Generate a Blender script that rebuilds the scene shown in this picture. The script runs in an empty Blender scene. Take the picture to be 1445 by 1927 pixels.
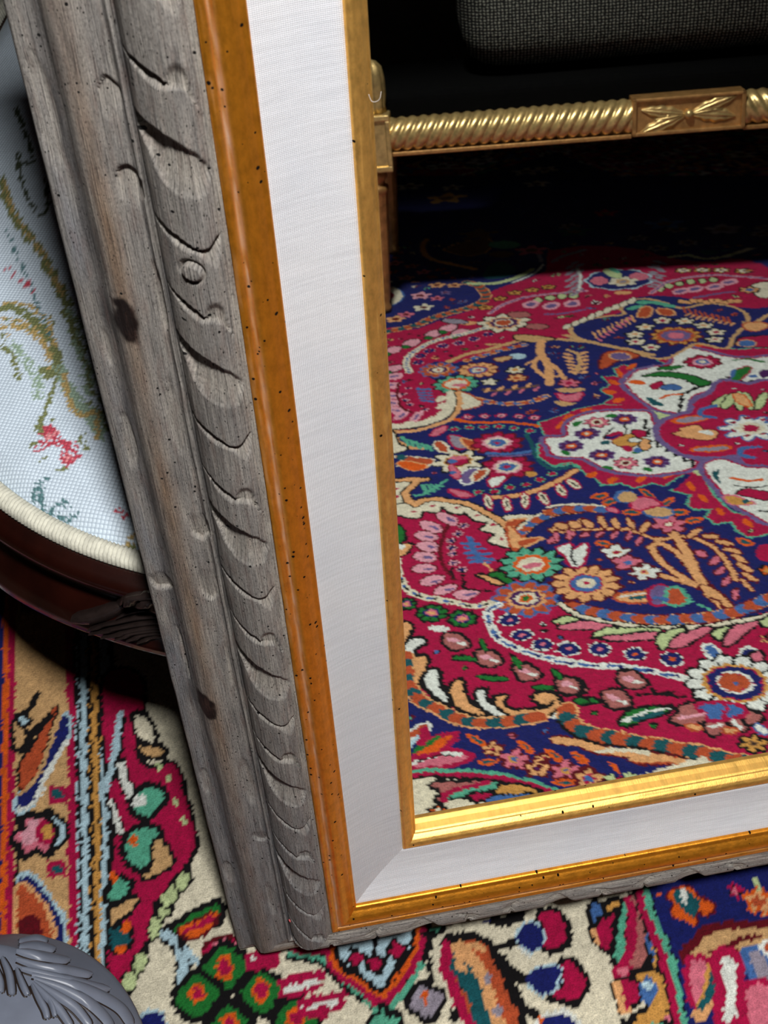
import bpy, bmesh, math, random
import numpy as np
from mathutils import Vector, Matrix

random.seed(7); rng = np.random.default_rng(11)
scene = bpy.context.scene
COL = scene.collection
R_ = math.radians

# ------------------------------------------------------------------ camera
FPX, CX, CY = 2200.0, 722.5, 963.5
CAM = np.array([-0.0824, -0.3973, 1.0855])
# columns: camera right / down / forward in world axes
RC = np.array([[0.98379520, -0.14927097, 0.09932364],
               [-0.17853512, -0.76459698, 0.61928723],
               [-0.01649905, -0.62698456, -0.77885694]])
cd = bpy.data.cameras.new('camera')
cam = bpy.data.objects.new('camera', cd); COL.objects.link(cam)
right, down, fwd = (Vector(RC[:, i]) for i in range(3))
m = Matrix((right, -down, -fwd)).transposed().to_4x4(); m.translation = Vector(CAM)
cam.matrix_world = m
cd.sensor_fit = 'HORIZONTAL'; cd.sensor_width = 36.0; cd.lens = FPX / 1445 * 36.0
cd.clip_start = 0.01
cd.dof.use_dof = True; cd.dof.focus_distance = 0.86; cd.dof.aperture_fstop = 26
scene.camera = cam

# ------------------------------------------------------------------ light, world, exposure
world = bpy.data.worlds.new('world'); scene.world = world; world.use_nodes = True
bg = world.node_tree.nodes['Background']
bg.inputs[0].default_value = (0.62, 0.78, 1.0, 1); bg.inputs[1].default_value = 0.03
ld = bpy.data.lights.new('ceiling_spot', 'SPOT')
lo = bpy.data.objects.new('ceiling_spot', ld); COL.objects.link(lo)
lo.location = (0.085, -0.64, 2.15)
ld.energy = 190; ld.color = (1.0, 0.985, 0.965); ld.shadow_soft_size = 0.10
ld.spot_size = R_(92); ld.spot_blend = 0.4
vs = scene.view_settings
vs.view_transform = 'Standard'; vs.look = 'None'; vs.gamma = 1.0; vs.use_curve_mapping = False
vs.exposure = 0.0

# ------------------------------------------------------------------ place: mirror plane and floor
AL = R_(11.5)
MM = 0.00044                                   # one moulding unit in metres
CORNER = np.array([0.0, 0.0, 0.1691])          # lower left corner of the glass
NRM = np.array([0.0, -math.cos(AL), math.sin(AL)])
UP = np.array([0.0, math.sin(AL), math.cos(AL)])
def ray(px, py):
    return RC @ np.array([px - CX, py - CY, FPX])
def direct(px, py, z=0.0):
    d = ray(px, py); return CAM + (z - CAM[2]) / d[2] * d
def mirrored(px, py, z=0.0):
    d = ray(px, py); p = CAM + (CORNER - CAM).dot(NRM) / d.dot(NRM) * d
    d2 = d - 2 * d.dot(NRM) * NRM
    return p + (z - p[2]) / d2[2] * d2
def on_frame(px, py, t):
    d = ray(px, py); c = CORNER + NRM * t * MM
    p = CAM + (c - CAM).dot(NRM) / d.dot(NRM) * d - c
    return -p[0] / MM, p.dot(UP) / MM          # (w outward, a upward) for the left rail

def srgb(r, g, b):
    f = lambda c: (c / 255 / 12.92) if c <= 10 else ((c / 255 + 0.055) / 1.055) ** 2.4
    return (f(r), f(g), f(b))

# ------------------------------------------------------------------ helpers
def link(name, me, mat=None, parent=None, smooth=True):
    o = bpy.data.objects.new(name, me); COL.objects.link(o)
    if mat and not me.materials: me.materials.append(mat)
    if parent: o.parent = parent
    if smooth: me.shade_smooth()
    return o
def mesh_from(name, verts, faces):
    me = bpy.data.meshes.new(name); me.from_pydata([tuple(v) for v in verts], [], faces); me.update(); return me
def fix_normals(me):
    bm = bmesh.new(); bm.from_mesh(me); bmesh.ops.recalc_face_normals(bm, faces=bm.faces); bm.to_mesh(me); bm.free()
def grid_mesh(name, V, closed_v=False, closed_u=False):
    """V: array nu x nv x 3 -> quads"""
    nu, nv = V.shape[:2]
    idx = np.arange(nu * nv).reshape(nu, nv)
    iu = np.arange(nu if closed_u else nu - 1); iv = np.arange(nv if closed_v else nv - 1)
    A, B = np.meshgrid(iu, iv, indexing='ij')
    q = np.stack([idx[A, B], idx[(A + 1) % nu, B], idx[(A + 1) % nu, (B + 1) % nv], idx[A, (B + 1) % nv]], -1).reshape(-1, 4)
    me = bpy.data.meshes.new(name)
    me.vertices.add(nu * nv); me.vertices.foreach_set('co', V.reshape(-1).astype(np.float32))
    me.loops.add(q.size); me.loops.foreach_set('vertex_index', q.reshape(-1).astype(np.int32))
    me.polygons.add(len(q)); me.polygons.foreach_set('loop_start', np.arange(0, q.size, 4, dtype=np.int32))
    me.update(calc_edges=True); me.validate()
    return me
def set_color(me, name, rgb):
    a = me.attributes.new(name, 'FLOAT_COLOR', 'POINT')
    c = np.ones((len(rgb), 4), np.float32); c[:, :3] = rgb
    a.data.foreach_set('color', c.reshape(-1))
def set_vec(me, name, v):
    a = me.attributes.new(name, 'FLOAT_VECTOR', 'POINT'); a.data.foreach_set('vector', np.asarray(v, np.float32).reshape(-1))
def empty(name, loc=(0, 0, 0), label=None, cat=None, group=None, rz=0):
    o = bpy.data.objects.new(name, None); COL.objects.link(o); o.location = loc; o.rotation_euler = (0, 0, rz)
    o.empty_display_size = 0.05
    if label: o['label'] = label
    if cat: o['category'] = cat
    if group: o['group'] = group
    return o
def smooth_noise(x, y, seed=0):
    """cheap value noise, arrays in, about -1..1"""
    xi = np.floor(x).astype(np.int64); yi = np.floor(y).astype(np.int64); fx = x - xi; fy = y - yi
    def hsh(i, j):
        n = (i * 374761393 + j * 668265263 + seed * 974711) & 0x7fffffff
        n = ((n ^ (n >> 13)) * 1274126177) & 0x7fffffff
        return ((n ^ (n >> 16)) & 0xffff) / 32767.5 - 1
    sx = fx * fx * (3 - 2 * fx); sy = fy * fy * (3 - 2 * fy)
    a = hsh(xi, yi) * (1 - sx) + hsh(xi + 1, yi) * sx; b = hsh(xi, yi + 1) * (1 - sx) + hsh(xi + 1, yi + 1) * sx
    return a * (1 - sy) + b * sy
def catmull(pts, closed=False, n=6):
    p = [np.asarray(q, float) for q in pts]; N = len(p); out = []
    rngk = range(N) if closed else range(N - 1)
    for i in rngk:
        p1, p2 = p[i], p[(i + 1) % N]
        p0 = p[(i - 1) % N] if (closed or i > 0) else p1; p3 = p[(i + 2) % N] if (closed or i + 2 < N) else p2
        for k in range(n):
            t = k / n
            out.append(0.5 * (2 * p1 + (p2 - p0) * t + (2 * p0 - 5 * p1 + 4 * p2 - p3) * t * t + (3 * p1 - p0 - 3 * p2 + p3) * t ** 3))
    if not closed: out.append(p[-1])
    return np.array(out)
def tube(path, radii, seg=10, caps=True):
    """swept circle along a path -> verts, faces"""
    path = [Vector(p) for p in path]; n = len(path); V = []; F = []
    if not hasattr(radii, '__len__'): radii = [radii] * n
    ref = Vector((0, 0, 1))
    for i, p in enumerate(path):
        t = (path[min(i + 1, n - 1)] - path[max(i - 1, 0)]).normalized()
        r0 = ref if abs(t.dot(ref)) < 0.95 else Vector((1, 0, 0))
        s = t.cross(r0).normalized(); b = s.cross(t)
        for k in range(seg):
            a = 2 * math.pi * k / seg; V.append(p + (s * math.cos(a) + b * math.sin(a)) * radii[i])
    for i in range(n - 1):
        for k in range(seg):
            F.append((i * seg + k, i * seg + (k + 1) % seg, (i + 1) * seg + (k + 1) % seg, (i + 1) * seg + k))
    if caps: F += [tuple(range(seg))[::-1], tuple((n - 1) * seg + k for k in range(seg))]
    return V, F
def tube_obj(name, path, radii, mat, parent, seg=10):
    me = mesh_from(name, *tube(path, radii, seg)); fix_normals(me); return link(name, me, mat, parent)
def lathe_obj(name, prof, mat, parent, seg=24, loc=(0, 0, 0), flute=None):
    V = np.zeros((len(prof), seg, 3))
    for i, (r, z) in enumerate(prof):
        for k in range(seg):
            a = 2 * math.pi * k / seg; rr = r * (1 + (flute(a, i) if flute else 0))
            V[i, k] = (loc[0] + rr * math.cos(a), loc[1] + rr * math.sin(a), loc[2] + z)
    me = grid_mesh(name, V, closed_v=True)
    bm = bmesh.new(); bm.from_mesh(me); bmesh.ops.holes_fill(bm, edges=[e for e in bm.edges if e.is_boundary]); bmesh.ops.recalc_face_normals(bm, faces=bm.faces); bm.to_mesh(me); bm.free()
    return link(name, me, mat, parent)
def box_obj(name, lo_, hi_, mat, parent, bevel=0.002, seg=2):
    bm = bmesh.new(); bmesh.ops.create_cube(bm, size=1)
    lo_, hi_ = Vector(lo_), Vector(hi_)
    for v in bm.verts: v.co = Vector([(lo_[i] + hi_[i]) / 2 + v.co[i] * (hi_[i] - lo_[i]) for i in range(3)])
    if bevel: bmesh.ops.bevel(bm, geom=list(bm.edges), offset=bevel, segments=seg, affect='EDGES', profile=0.5)
    me = bpy.data.meshes.new(name); bm.to_mesh(me); bm.free()
    return link(name, me, mat, parent, smooth=False)

# ------------------------------------------------------------------ materials
def nmat(name):
    mt = bpy.data.materials.new(name); mt.use_nodes = True; nt = mt.node_tree
    return mt, nt, nt.nodes['Principled BSDF']
def N(nt, typ, **kw):
    n = nt.nodes.new(typ)
    for k, v in kw.items():
        if k == 'inp':
            for kk, vv in v.items(): n.inputs[kk].default_value = vv
        else: setattr(n, k, v)
    return n
def math_node(nt, op, a, b=None, clamp=False):
    n = nt.nodes.new('ShaderNodeMath'); n.operation = op; n.use_clamp = clamp
    for i, s in enumerate((a, b)):
        if s is None: continue
        if isinstance(s, (int, float)): n.inputs[i].default_value = s
        else: nt.links.new(s, n.inputs[i])
    return n.outputs[0]
def mix_col(nt, fac, a, b, typ='MIX'):
    n = nt.nodes.new('ShaderNodeMix'); n.data_type = 'RGBA'; n.blend_type = typ
    for s, sock in ((fac, n.inputs[0]), (a, n.inputs[6]), (b, n.inputs[7])):
        if isinstance(s, (int, float)): sock.default_value = s
        elif isinstance(s, tuple): sock.default_value = (*s[:3], 1)
        else: nt.links.new(s, sock)
    return n.outputs[2]
def ramp(nt, fac, stops):
    n = nt.nodes.new('ShaderNodeValToRGB'); cr = n.color_ramp
    while len(cr.elements) < len(stops): cr.elements.new(0.5)
    for e, (p, c) in zip(cr.elements, stops): e.position = p; e.color = (*c, 1) if len(c) == 3 else c
    nt.links.new(fac, n.inputs[0]); return n.outputs[0]
def attr(nt, name): return N(nt, 'ShaderNodeAttribute', attribute_name=name)
def mapping(nt, vec, scale):
    n = N(nt, 'ShaderNodeMapping'); nt.links.new(vec, n.inputs[0]); n.inputs['Scale'].default_value = scale; return n.outputs[0]
def noise(nt, vec, scale, detail=4, rough=0.55):
    n = N(nt, 'ShaderNodeTexNoise', inp={'Scale': scale, 'Detail': detail, 'Roughness': rough}); nt.links.new(vec, n.inputs['Vector']); return n.outputs[0]
def specks(nt, vec, scale, size, keep):
    """mask 1 on scattered fly specks"""
    v = N(nt, 'ShaderNodeTexVoronoi', inp={'Scale': scale, 'Randomness': 1.0}); nt.links.new(vec, v.inputs['Vector'])
    sep = N(nt, 'ShaderNodeSeparateColor'); nt.links.new(v.outputs['Color'], sep.inputs[0])
    rad = math_node(nt, 'MULTIPLY', sep.outputs[1], size)
    a = math_node(nt, 'LESS_THAN', v.outputs['Distance'], rad)
    b = math_node(nt, 'LESS_THAN', sep.outputs[0], keep)
    return math_node(nt, 'MULTIPLY', a, b)
def bump(nt, bsdf, h, strength, dist):
    b = N(nt, 'ShaderNodeBump', inp={'Strength': strength, 'Distance': dist}); nt.links.new(h, b.inputs['Height']); nt.links.new(b.outputs[0], bsdf.inputs['Normal']); return b

def mat_wood_grey():
    mt, nt, b = nmat('weathered_grey_wood')
    g = attr(nt, 'grain').outputs['Vector']; c = attr(nt, 'tint').outputs['Color']
    st = noise(nt, mapping(nt, g, (0.014, 0.62, 0.62)), 1.0, 6, 0.7)
    st2 = noise(nt, mapping(nt, g, (0.02, 0.10, 0.10)), 1.0, 3, 0.5)
    streak = ramp(nt, st, [(0.33, (0.22, 0.215, 0.22)), (0.45, (0.80, 0.80, 0.80)), (0.68, (1.45, 1.43, 1.40))])
    col = mix_col(nt, 1.0, c, streak, 'MULTIPLY')
    warm = ramp(nt, st2, [(0.5, (0, 0, 0)), (0.72, (1, 1, 1))])
    col = mix_col(nt, math_node(nt, 'MULTIPLY', warm, 0.28), col, srgb(112, 80, 68))
    dust = noise(nt, mapping(nt, g, (0.25, 0.25, 0.25)), 1.0, 6, 0.7)
    col = mix_col(nt, 1.0, col, ramp(nt, dust, [(0.3, (0.82, 0.82, 0.84)), (0.7, (1.14, 1.14, 1.12))]), 'MULTIPLY')
    sp = math_node(nt, 'MAXIMUM', specks(nt, g, 0.10, 0.20, 0.45), specks(nt, mapping(nt, g, (0.16, 0.34, 0.3)), 1.0, 0.26, 0.30))
    col = mix_col(nt, sp, col, srgb(16, 14, 14))
    pit0 = noise(nt, mapping(nt, g, (0.16, 0.8, 0.8)), 1.0, 3, 0.6)
    col = mix_col(nt, 1.0, col, ramp(nt, pit0, [(0.36, (0.45, 0.44, 0.44)), (0.44, (1, 1, 1)), (0.62, (1.0, 1.0, 1.0)), (0.74, (1.22, 1.2, 1.17))]), 'MULTIPLY')
    nt.links.new(col, b.inputs['Base Color'])
    b.inputs['Roughness'].default_value = 0.62; b.inputs['Specular IOR Level'].default_value = 0.3
    pit = noise(nt, mapping(nt, g, (0.22, 0.75, 0.7)), 1.0, 4, 0.65)
    hh = math_node(nt, 'ADD', math_node(nt, 'MULTIPLY', st, 1.0), math_node(nt, 'MULTIPLY', dust, 0.35)); hh = math_node(nt, 'ADD', hh, math_node(nt, 'MULTIPLY', pit, 0.5))
    hh = math_node(nt, 'SUBTRACT', hh, math_node(nt, 'MULTIPLY', sp, 0.6))
    bump(nt, b, hh, 0.85, 0.0013)
    return mt
def mat_gold(name, base, worn, rough=0.27, metal=0.86, spk=0.4):
    mt, nt, b = nmat(name)
    g = attr(nt, 'grain').outputs['Vector']
    n1 = noise(nt, mapping(nt, g, (0.05, 0.09, 0.09)), 1.0, 6, 0.7)
    n2 = noise(nt, mapping(nt, g, (0.35, 0.35, 0.35)), 1.0, 4, 0.6)
    col = ramp(nt, n1, [(0.3, tuple(0.72 * x for x in base)), (0.55, base), (0.8, tuple(min(1, 1.2 * x) for x in base))])
    wr = attr(nt, 'wear').outputs['Fac']; col = mix_col(nt, wr, col, worn)
    sp = specks(nt, g, 0.10, 0.24, spk)
    col = mix_col(nt, sp, col, srgb(18, 10, 6))
    nt.links.new(col, b.inputs['Base Color'])
    nt.links.new(math_node(nt, 'MULTIPLY', math_node(nt, 'SUBTRACT', 1.0, wr), metal), b.inputs['Metallic'])
    rr = math_node(nt, 'ADD', math_node(nt, 'MULTIPLY', n1, 0.16), rough - 0.08); rr = math_node(nt, 'ADD', rr, math_node(nt, 'MULTIPLY', sp, 0.5))
    nt.links.new(rr, b.inputs['Roughness'])
    bump(nt, b, math_node(nt, 'ADD', n2, math_node(nt, 'MULTIPLY', n1, 1.0)), 0.22, 0.0006)
    return mt
def mat_linen():
    mt, nt, b = nmat('white_linen')
    g = attr(nt, 'grain').outputs['Vector']
    wob = noise(nt, mapping(nt, g, (0.02, 0.02, 0.02)), 1.0, 2)
    w1 = N(nt, 'ShaderNodeTexWave', wave_type='BANDS', bands_direction='X', inp={'Scale': 0.13, 'Distortion': 1.4, 'Detail': 2.0, 'Detail Scale': 0.6}); nt.links.new(g, w1.inputs[0])
    w2 = N(nt, 'ShaderNodeTexWave', wave_type='BANDS', bands_direction='Y', inp={'Scale': 0.16, 'Distortion': 1.2, 'Detail': 2.0, 'Detail Scale': 0.6}); nt.links.new(g, w2.inputs[0])
    slub = noise(nt, mapping(nt, g, (0.012, 0.25, 0.1)), 1.0, 3)
    hh = math_node(nt, 'ADD', math_node(nt, 'MULTIPLY', w1.outputs['Fac'], 0.6), math_node(nt, 'MULTIPLY', w2.outputs['Fac'], 0.5))
    col = ramp(nt, hh, [(0.05, srgb(182, 185, 190)), (0.5, srgb(215, 218, 222)), (1.0, srgb(234, 236, 239))])
    col = mix_col(nt, 1.0, col, ramp(nt, slub, [(0.35, (0.93, 0.93, 0.93)), (0.65, (1.04, 1.04, 1.04))]), 'MULTIPLY')
    stain = noise(nt, mapping(nt, g, (0.006, 0.006, 0.006)), 1.0, 3)
    col = mix_col(nt, 1.0, col, ramp(nt, stain, [(0.3, (0.93, 0.93, 0.95)), (0.7, (1.0, 0.98, 0.97))]), 'MULTIPLY')
    nt.links.new(col, b.inputs['Base Color']); b.inputs['Roughness'].default_value = 0.75
    b.inputs['Specular IOR Level'].default_value = 0.2
    bump(nt, b, hh, 0.5, 0.0007)
    return mt
def mat_simple(name, col, rough=0.5, metal=0.0, nscale=40, amp=0.25, bstr=0.15, bdist=0.001, spec=0.5, coat=0.0):
    mt, nt, b = nmat(name)
    tc = N(nt, 'ShaderNodeTexCoord').outputs['Object']
    n1 = noise(nt, tc, nscale, 5, 0.6)
    c = ramp(nt, n1, [(0.3, tuple(x * (1 - amp) for x in col)), (0.7, tuple(min(1, x * (1 + amp)) for x in col))])
    nt.links.new(c, b.inputs['Base Color']); b.inputs['Roughness'].default_value = rough; b.inputs['Metallic'].default_value = metal
    b.inputs['Specular IOR Level'].default_value = spec; b.inputs['Coat Weight'].default_value = coat
    bump(nt, b, noise(nt, tc, nscale * 4, 4), bstr, bdist)
    return mt
def mat_pile():
    mt, nt, b = nmat('knotted_wool_pile')
    c = attr(nt, 'pile').outputs['Color']
    tc = N(nt, 'ShaderNodeTexCoord').outputs['Object']
    n1 = noise(nt, tc, 700, 3, 0.6); n2 = noise(nt, tc, 120, 3, 0.6); n3 = noise(nt, mapping(nt, tc, (260, 900, 400)), 1.0, 2, 0.5)
    col = mix_col(nt, 1.0, c, ramp(nt, n1, [(0.25, (0.6, 0.6, 0.6)), (0.55, (1.0, 1.0, 1.0)), (0.8, (1.22, 1.22, 1.22))]), 'MULTIPLY')
    col = mix_col(nt, 1.0, col, ramp(nt, n2, [(0.3, (0.86, 0.86, 0.86)), (0.7, (1.1, 1.1, 1.1))]), 'MULTIPLY')
    nt.links.new(col, b.inputs['Base Color']); b.inputs['Roughness'].default_value = 0.85; b.inputs['Specular IOR Level'].default_value = 0.15
    b.inputs['Sheen Weight'].default_value = 0.05; b.inputs['Sheen Roughness'].default_value = 0.5
    bump(nt, b, math_node(nt, 'ADD', n1, n3), 0.7, 0.0016)
    return mt
def mat_tapestry(name, attrname):
    mt, nt, b = nmat(name)
    c = attr(nt, attrname).outputs['Color']
    tc = N(nt, 'ShaderNodeTexCoord').outputs['Object']
    rot = N(nt, 'ShaderNodeMapping'); nt.links.new(tc, rot.inputs[0]); rot.inputs['Rotation'].default_value = (0, 0, R_(25))
    w1 = N(nt, 'ShaderNodeTexWave', wave_type='BANDS', bands_direction='X', inp={'Scale': 95, 'Distortion': 0.6}); nt.links.new(rot.outputs[0], w1.inputs[0])
    w2 = N(nt, 'ShaderNodeTexWave', wave_type='BANDS', bands_direction='Y', inp={'Scale': 110, 'Distortion': 0.6}); nt.links.new(rot.outputs[0], w2.inputs[0])
    hh = math_node(nt, 'MULTIPLY', w1.outputs['Fac'], w2.outputs['Fac'])
    col = mix_col(nt, 1.0, c, ramp(nt, hh, [(0.0, (0.62, 0.64, 0.67)), (0.08, (0.95, 0.95, 0.95)), (0.7, (1.06, 1.06, 1.06))]), 'MULTIPLY')
    nt.links.new(col, b.inputs['Base Color']); b.inputs['Roughness'].default_value = 0.7; b.inputs['Specular IOR Level'].default_value = 0.25
    bump(nt, b, hh, 0.5, 0.0008)
    return mt

# ================================================================== LARGE STRUCTURE
M_floor = mat_simple('dark_floorboards', srgb(70, 48, 34), 0.5, 0, 6, 0.3)
def build_floor():
    root = empty('floor', (0, 0, 0)); root['kind'] = 'structure'
    w = 0.14; x0 = -3.0
    base = None
    for i in range(44):
        if base is None:
            base = box_obj('floorboard', (0, -5.0, -0.03), (w - 0.002, 2.6, -0.0075), M_floor, root, 0.0015, 1); o = base
        else:
            o = bpy.data.objects.new('floorboard', base.data); COL.objects.link(o); o.parent = root
        o.location = (x0 + i * w, 0, 0)
build_floor()
M_wall = mat_simple('dim_green_grey_wall', srgb(74, 74, 70), .85, 0, 3, .12)
M_ceil = mat_simple('pale_ceiling', srgb(120, 116, 108), .9, 0, 3, .08)
for nm, lo_, hi_ in (('wall_back', (-3.0, 2.5, -.03), (3.1, 2.6, 2.7)), ('wall_front', (-3.0, -5.0, -.03), (3.1, -4.9, 2.7)), ('wall_left', (-3.1, -5.0, -.03), (-3.0, 2.6, 2.7)), ('wall_right', (3.1, -5.0, -.03), (3.2, 2.6, 2.7)), ('ceiling', (-3.1, -5.0, 2.7), (3.2, 2.6, 2.8))):
    o = box_obj(nm, lo_, hi_, M_ceil if nm == 'ceiling' else M_wall, None, 0, 1); o['kind'] = 'structure'

# ================================================================== FRAMED MIRROR
GW, GH = 0.60, 0.82                     # glass size
M_wood = mat_wood_grey()
M_gold = mat_gold('worn_gilding', srgb(226, 146, 40), srgb(176, 146, 126), 0.36, 0.80, 0.62)
M_gold_lip = mat_gold('bright_gilding', srgb(242, 188, 98), srgb(150, 90, 40), 0.44, 0.86, 0.15)
M_linen = mat_linen()
mt_, nt_, b_ = nmat('silvered_glass')
b_.inputs['Base Color'].default_value = (0.90, 0.93, 0.91, 1); b_.inputs['Metallic'].default_value = 1.0
fn = noise(nt_, N(nt_, 'ShaderNodeTexCoord').outputs['Object'], 5, 4)
nt_.links.new(math_node(nt_, 'MULTIPLY', fn, 0.012), b_.inputs['Roughness'])
M_glass = mt_

mirror = empty('framed_mirror', (0, 0, 0), 'large leaning mirror in carved weathered wood frame with gilt edges and white linen liner', 'mirror')
base_pt = CORNER + np.array([GW / 2, 0, 0]) - UP * 380 * MM - NRM * 60 * MM
mm4 = Matrix((Vector((1, 0, 0)), Vector(UP), Vector(NRM))).transposed().to_4x4(); mm4.translation = Vector(base_pt)
mirror.matrix_world = mm4

def dense(prof, step):
    out = []
    for (w0, t0), (w1, t1) in zip(prof[:-1], prof[1:]):
        n = max(1, int(math.hypot(w1 - w0, t1 - t0) / step))
        for k in range(n): out.append((w0 + (w1 - w0) * k / n, t0 + (t1 - t0) * k / n))
    out.append(prof[-1]); return np.array(out)
def rail_mesh(name, prof, side, step_a, disp=None, tint=None, wear=None):
    Lu = (GH if side in ('left', 'right') else GW) / MM
    w, t = prof[:, 0], prof[:, 1]
    wm = w.max()
    kk = np.linspace(0, 1, int((Lu + 2 * wm) / step_a) + 1)
    A = -w[None, :] + (Lu + 2 * w[None, :]) * kk[:, None]; Wg = np.broadcast_to(w, A.shape).copy(); T = np.broadcast_to(t, A.shape).copy()
    dw, dt = np.gradient(w), np.gradient(t); ln = np.hypot(dw, dt) + 1e-9
    nw, ntt = -dt / ln, dw / ln                       # outward normal of the profile (towards viewer)
    D = np.zeros_like(A)
    if disp is not None:
        D = disp(A, Wg, side)
        ends = np.clip(np.minimum(A + Wg, Lu + Wg - A) / 6, 0, 1)
        D = D * ends
        Wd = Wg - D * nw[None, :]; Td = T - D * ntt[None, :]
    else: Wd, Td = Wg, T
    if side == 'left': X, S = -Wd, A
    elif side == 'right': X, S = Lu * 0 + GW / MM + Wd, A
    elif side == 'bottom': X, S = A, -Wd
    else: X, S = A, GH / MM + Wd
    V = np.stack([X * MM - GW / 2, (S + 380) * MM, (Td + 60) * MM], -1)
    me = grid_mesh(name, V)
    off = {'left': 0, 'right': 5000, 'bottom': 11000, 'top': 17000}[side]
    g = np.stack([A + off, Wg, np.zeros_like(A)], -1)
    if name == 'linen_liner': g = np.stack([X, S, np.zeros_like(A)], -1)
    set_vec(me, 'grain', g.reshape(-1, 3))
    if tint is not None: set_color(me, 'tint', tint(A, Wg, D, side).reshape(-1, 3))
    if wear is not None:
        at = me.attributes.new('wear', 'FLOAT', 'POINT'); at.data.foreach_set('value', wear(A, Wg).reshape(-1).astype(np.float32))
    if side in ('left', 'top'): me.flip_normals()
    return me

# --- carving of the wood rail
def lerp_tab(x, tab):
    tab = np.array(tab, float); return np.interp(x, tab[:, 0], tab[:, 1])
def smoothstep(e0, e1, x):
    q = np.clip((x - e0) / (e1 - e0), 0, 1); return q * q * (3 - 2 * q)
SC_T = [(0, 0), (.29, 11), (.57, 21.5), (.82, 35), (.95, 49), (1, 60)]
SC_B = [(0, 20), (.1, 37), (.16, 59), (.3, 76), (.49, 83), (.75, 86), (.87, 82), (.95, 66), (1, 56)]
CA_T = [(0, 0), (.29, 11), (.6, 25), (.78, 23), (.91, 13), (1, 9)]
CA_B = [(0, 6), (.14, 16.5), (.34, 27), (.6, 30), (.68, 37), (.83, 51), (.93, 34), (.975, 11), (1, 9)]
CB_T = [(0, 0), (.15, 7), (.43, 18), (.55, 27), (1, 40)]
CB_L = [(0, 2), (.12, 14), (.25, 25), (.43, 33), (.6, 31), (.7, 31), (.8, 35), (.93, 54), (1, 66)]
CB_N = [(.5, 31), (.55, 14), (.62, 5), (.7, 2), (.78, 4), (.86, 13), (.91, 40), (.93, 54)]
GOUGES = []
for px, py, t, hw, ha, sharp, dep in [
    (85, 215, -30, 15, 78, 0, 4.5), (208, 187, 20, 14, 26, 1, 5), (244, 352, 20, 15, 26, 1, 7),
    (328, 787, 20, 12, 66, 0, 4), (243, 832, -30, 10, 56, 0, 4), (376, 992, 22, 15, 26, -1, 6.5),
    (303, 1092, -30, 17, 20, -1, 8), (392, 1100, 20, 15, 32, -1, 5.5), (200, 650, -32, 5, 34, 0, 3.5),
    (345, 1233, -20, 4, 70, 0, 5), (430, 1250, 18, 4, 70, 0, 4.5), (465, 1470, 16, 13, 70, 0, 4.5), (490, 1572, 18, 15, 16, -1, 4.5),
    (386, 1470, -32, 11, 40, 0, 4), (430, 1640, -32, 11, 40, 0, 4.5), (300, 560, 22, 6, 60, 0, 4), (510, 1690, 15, 10, 60, 0, 4.5)]:
    w_, a_ = on_frame(px, py, t); GOUGES.append((w_, a_, hw, ha, sharp, dep))
KNOTS = [(*on_frame(238, 592, 0), 17, 34), (*on_frame(388, 1318, -5), 16, 36)]
STUDS = [on_frame(362, 515, 84)]
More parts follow.
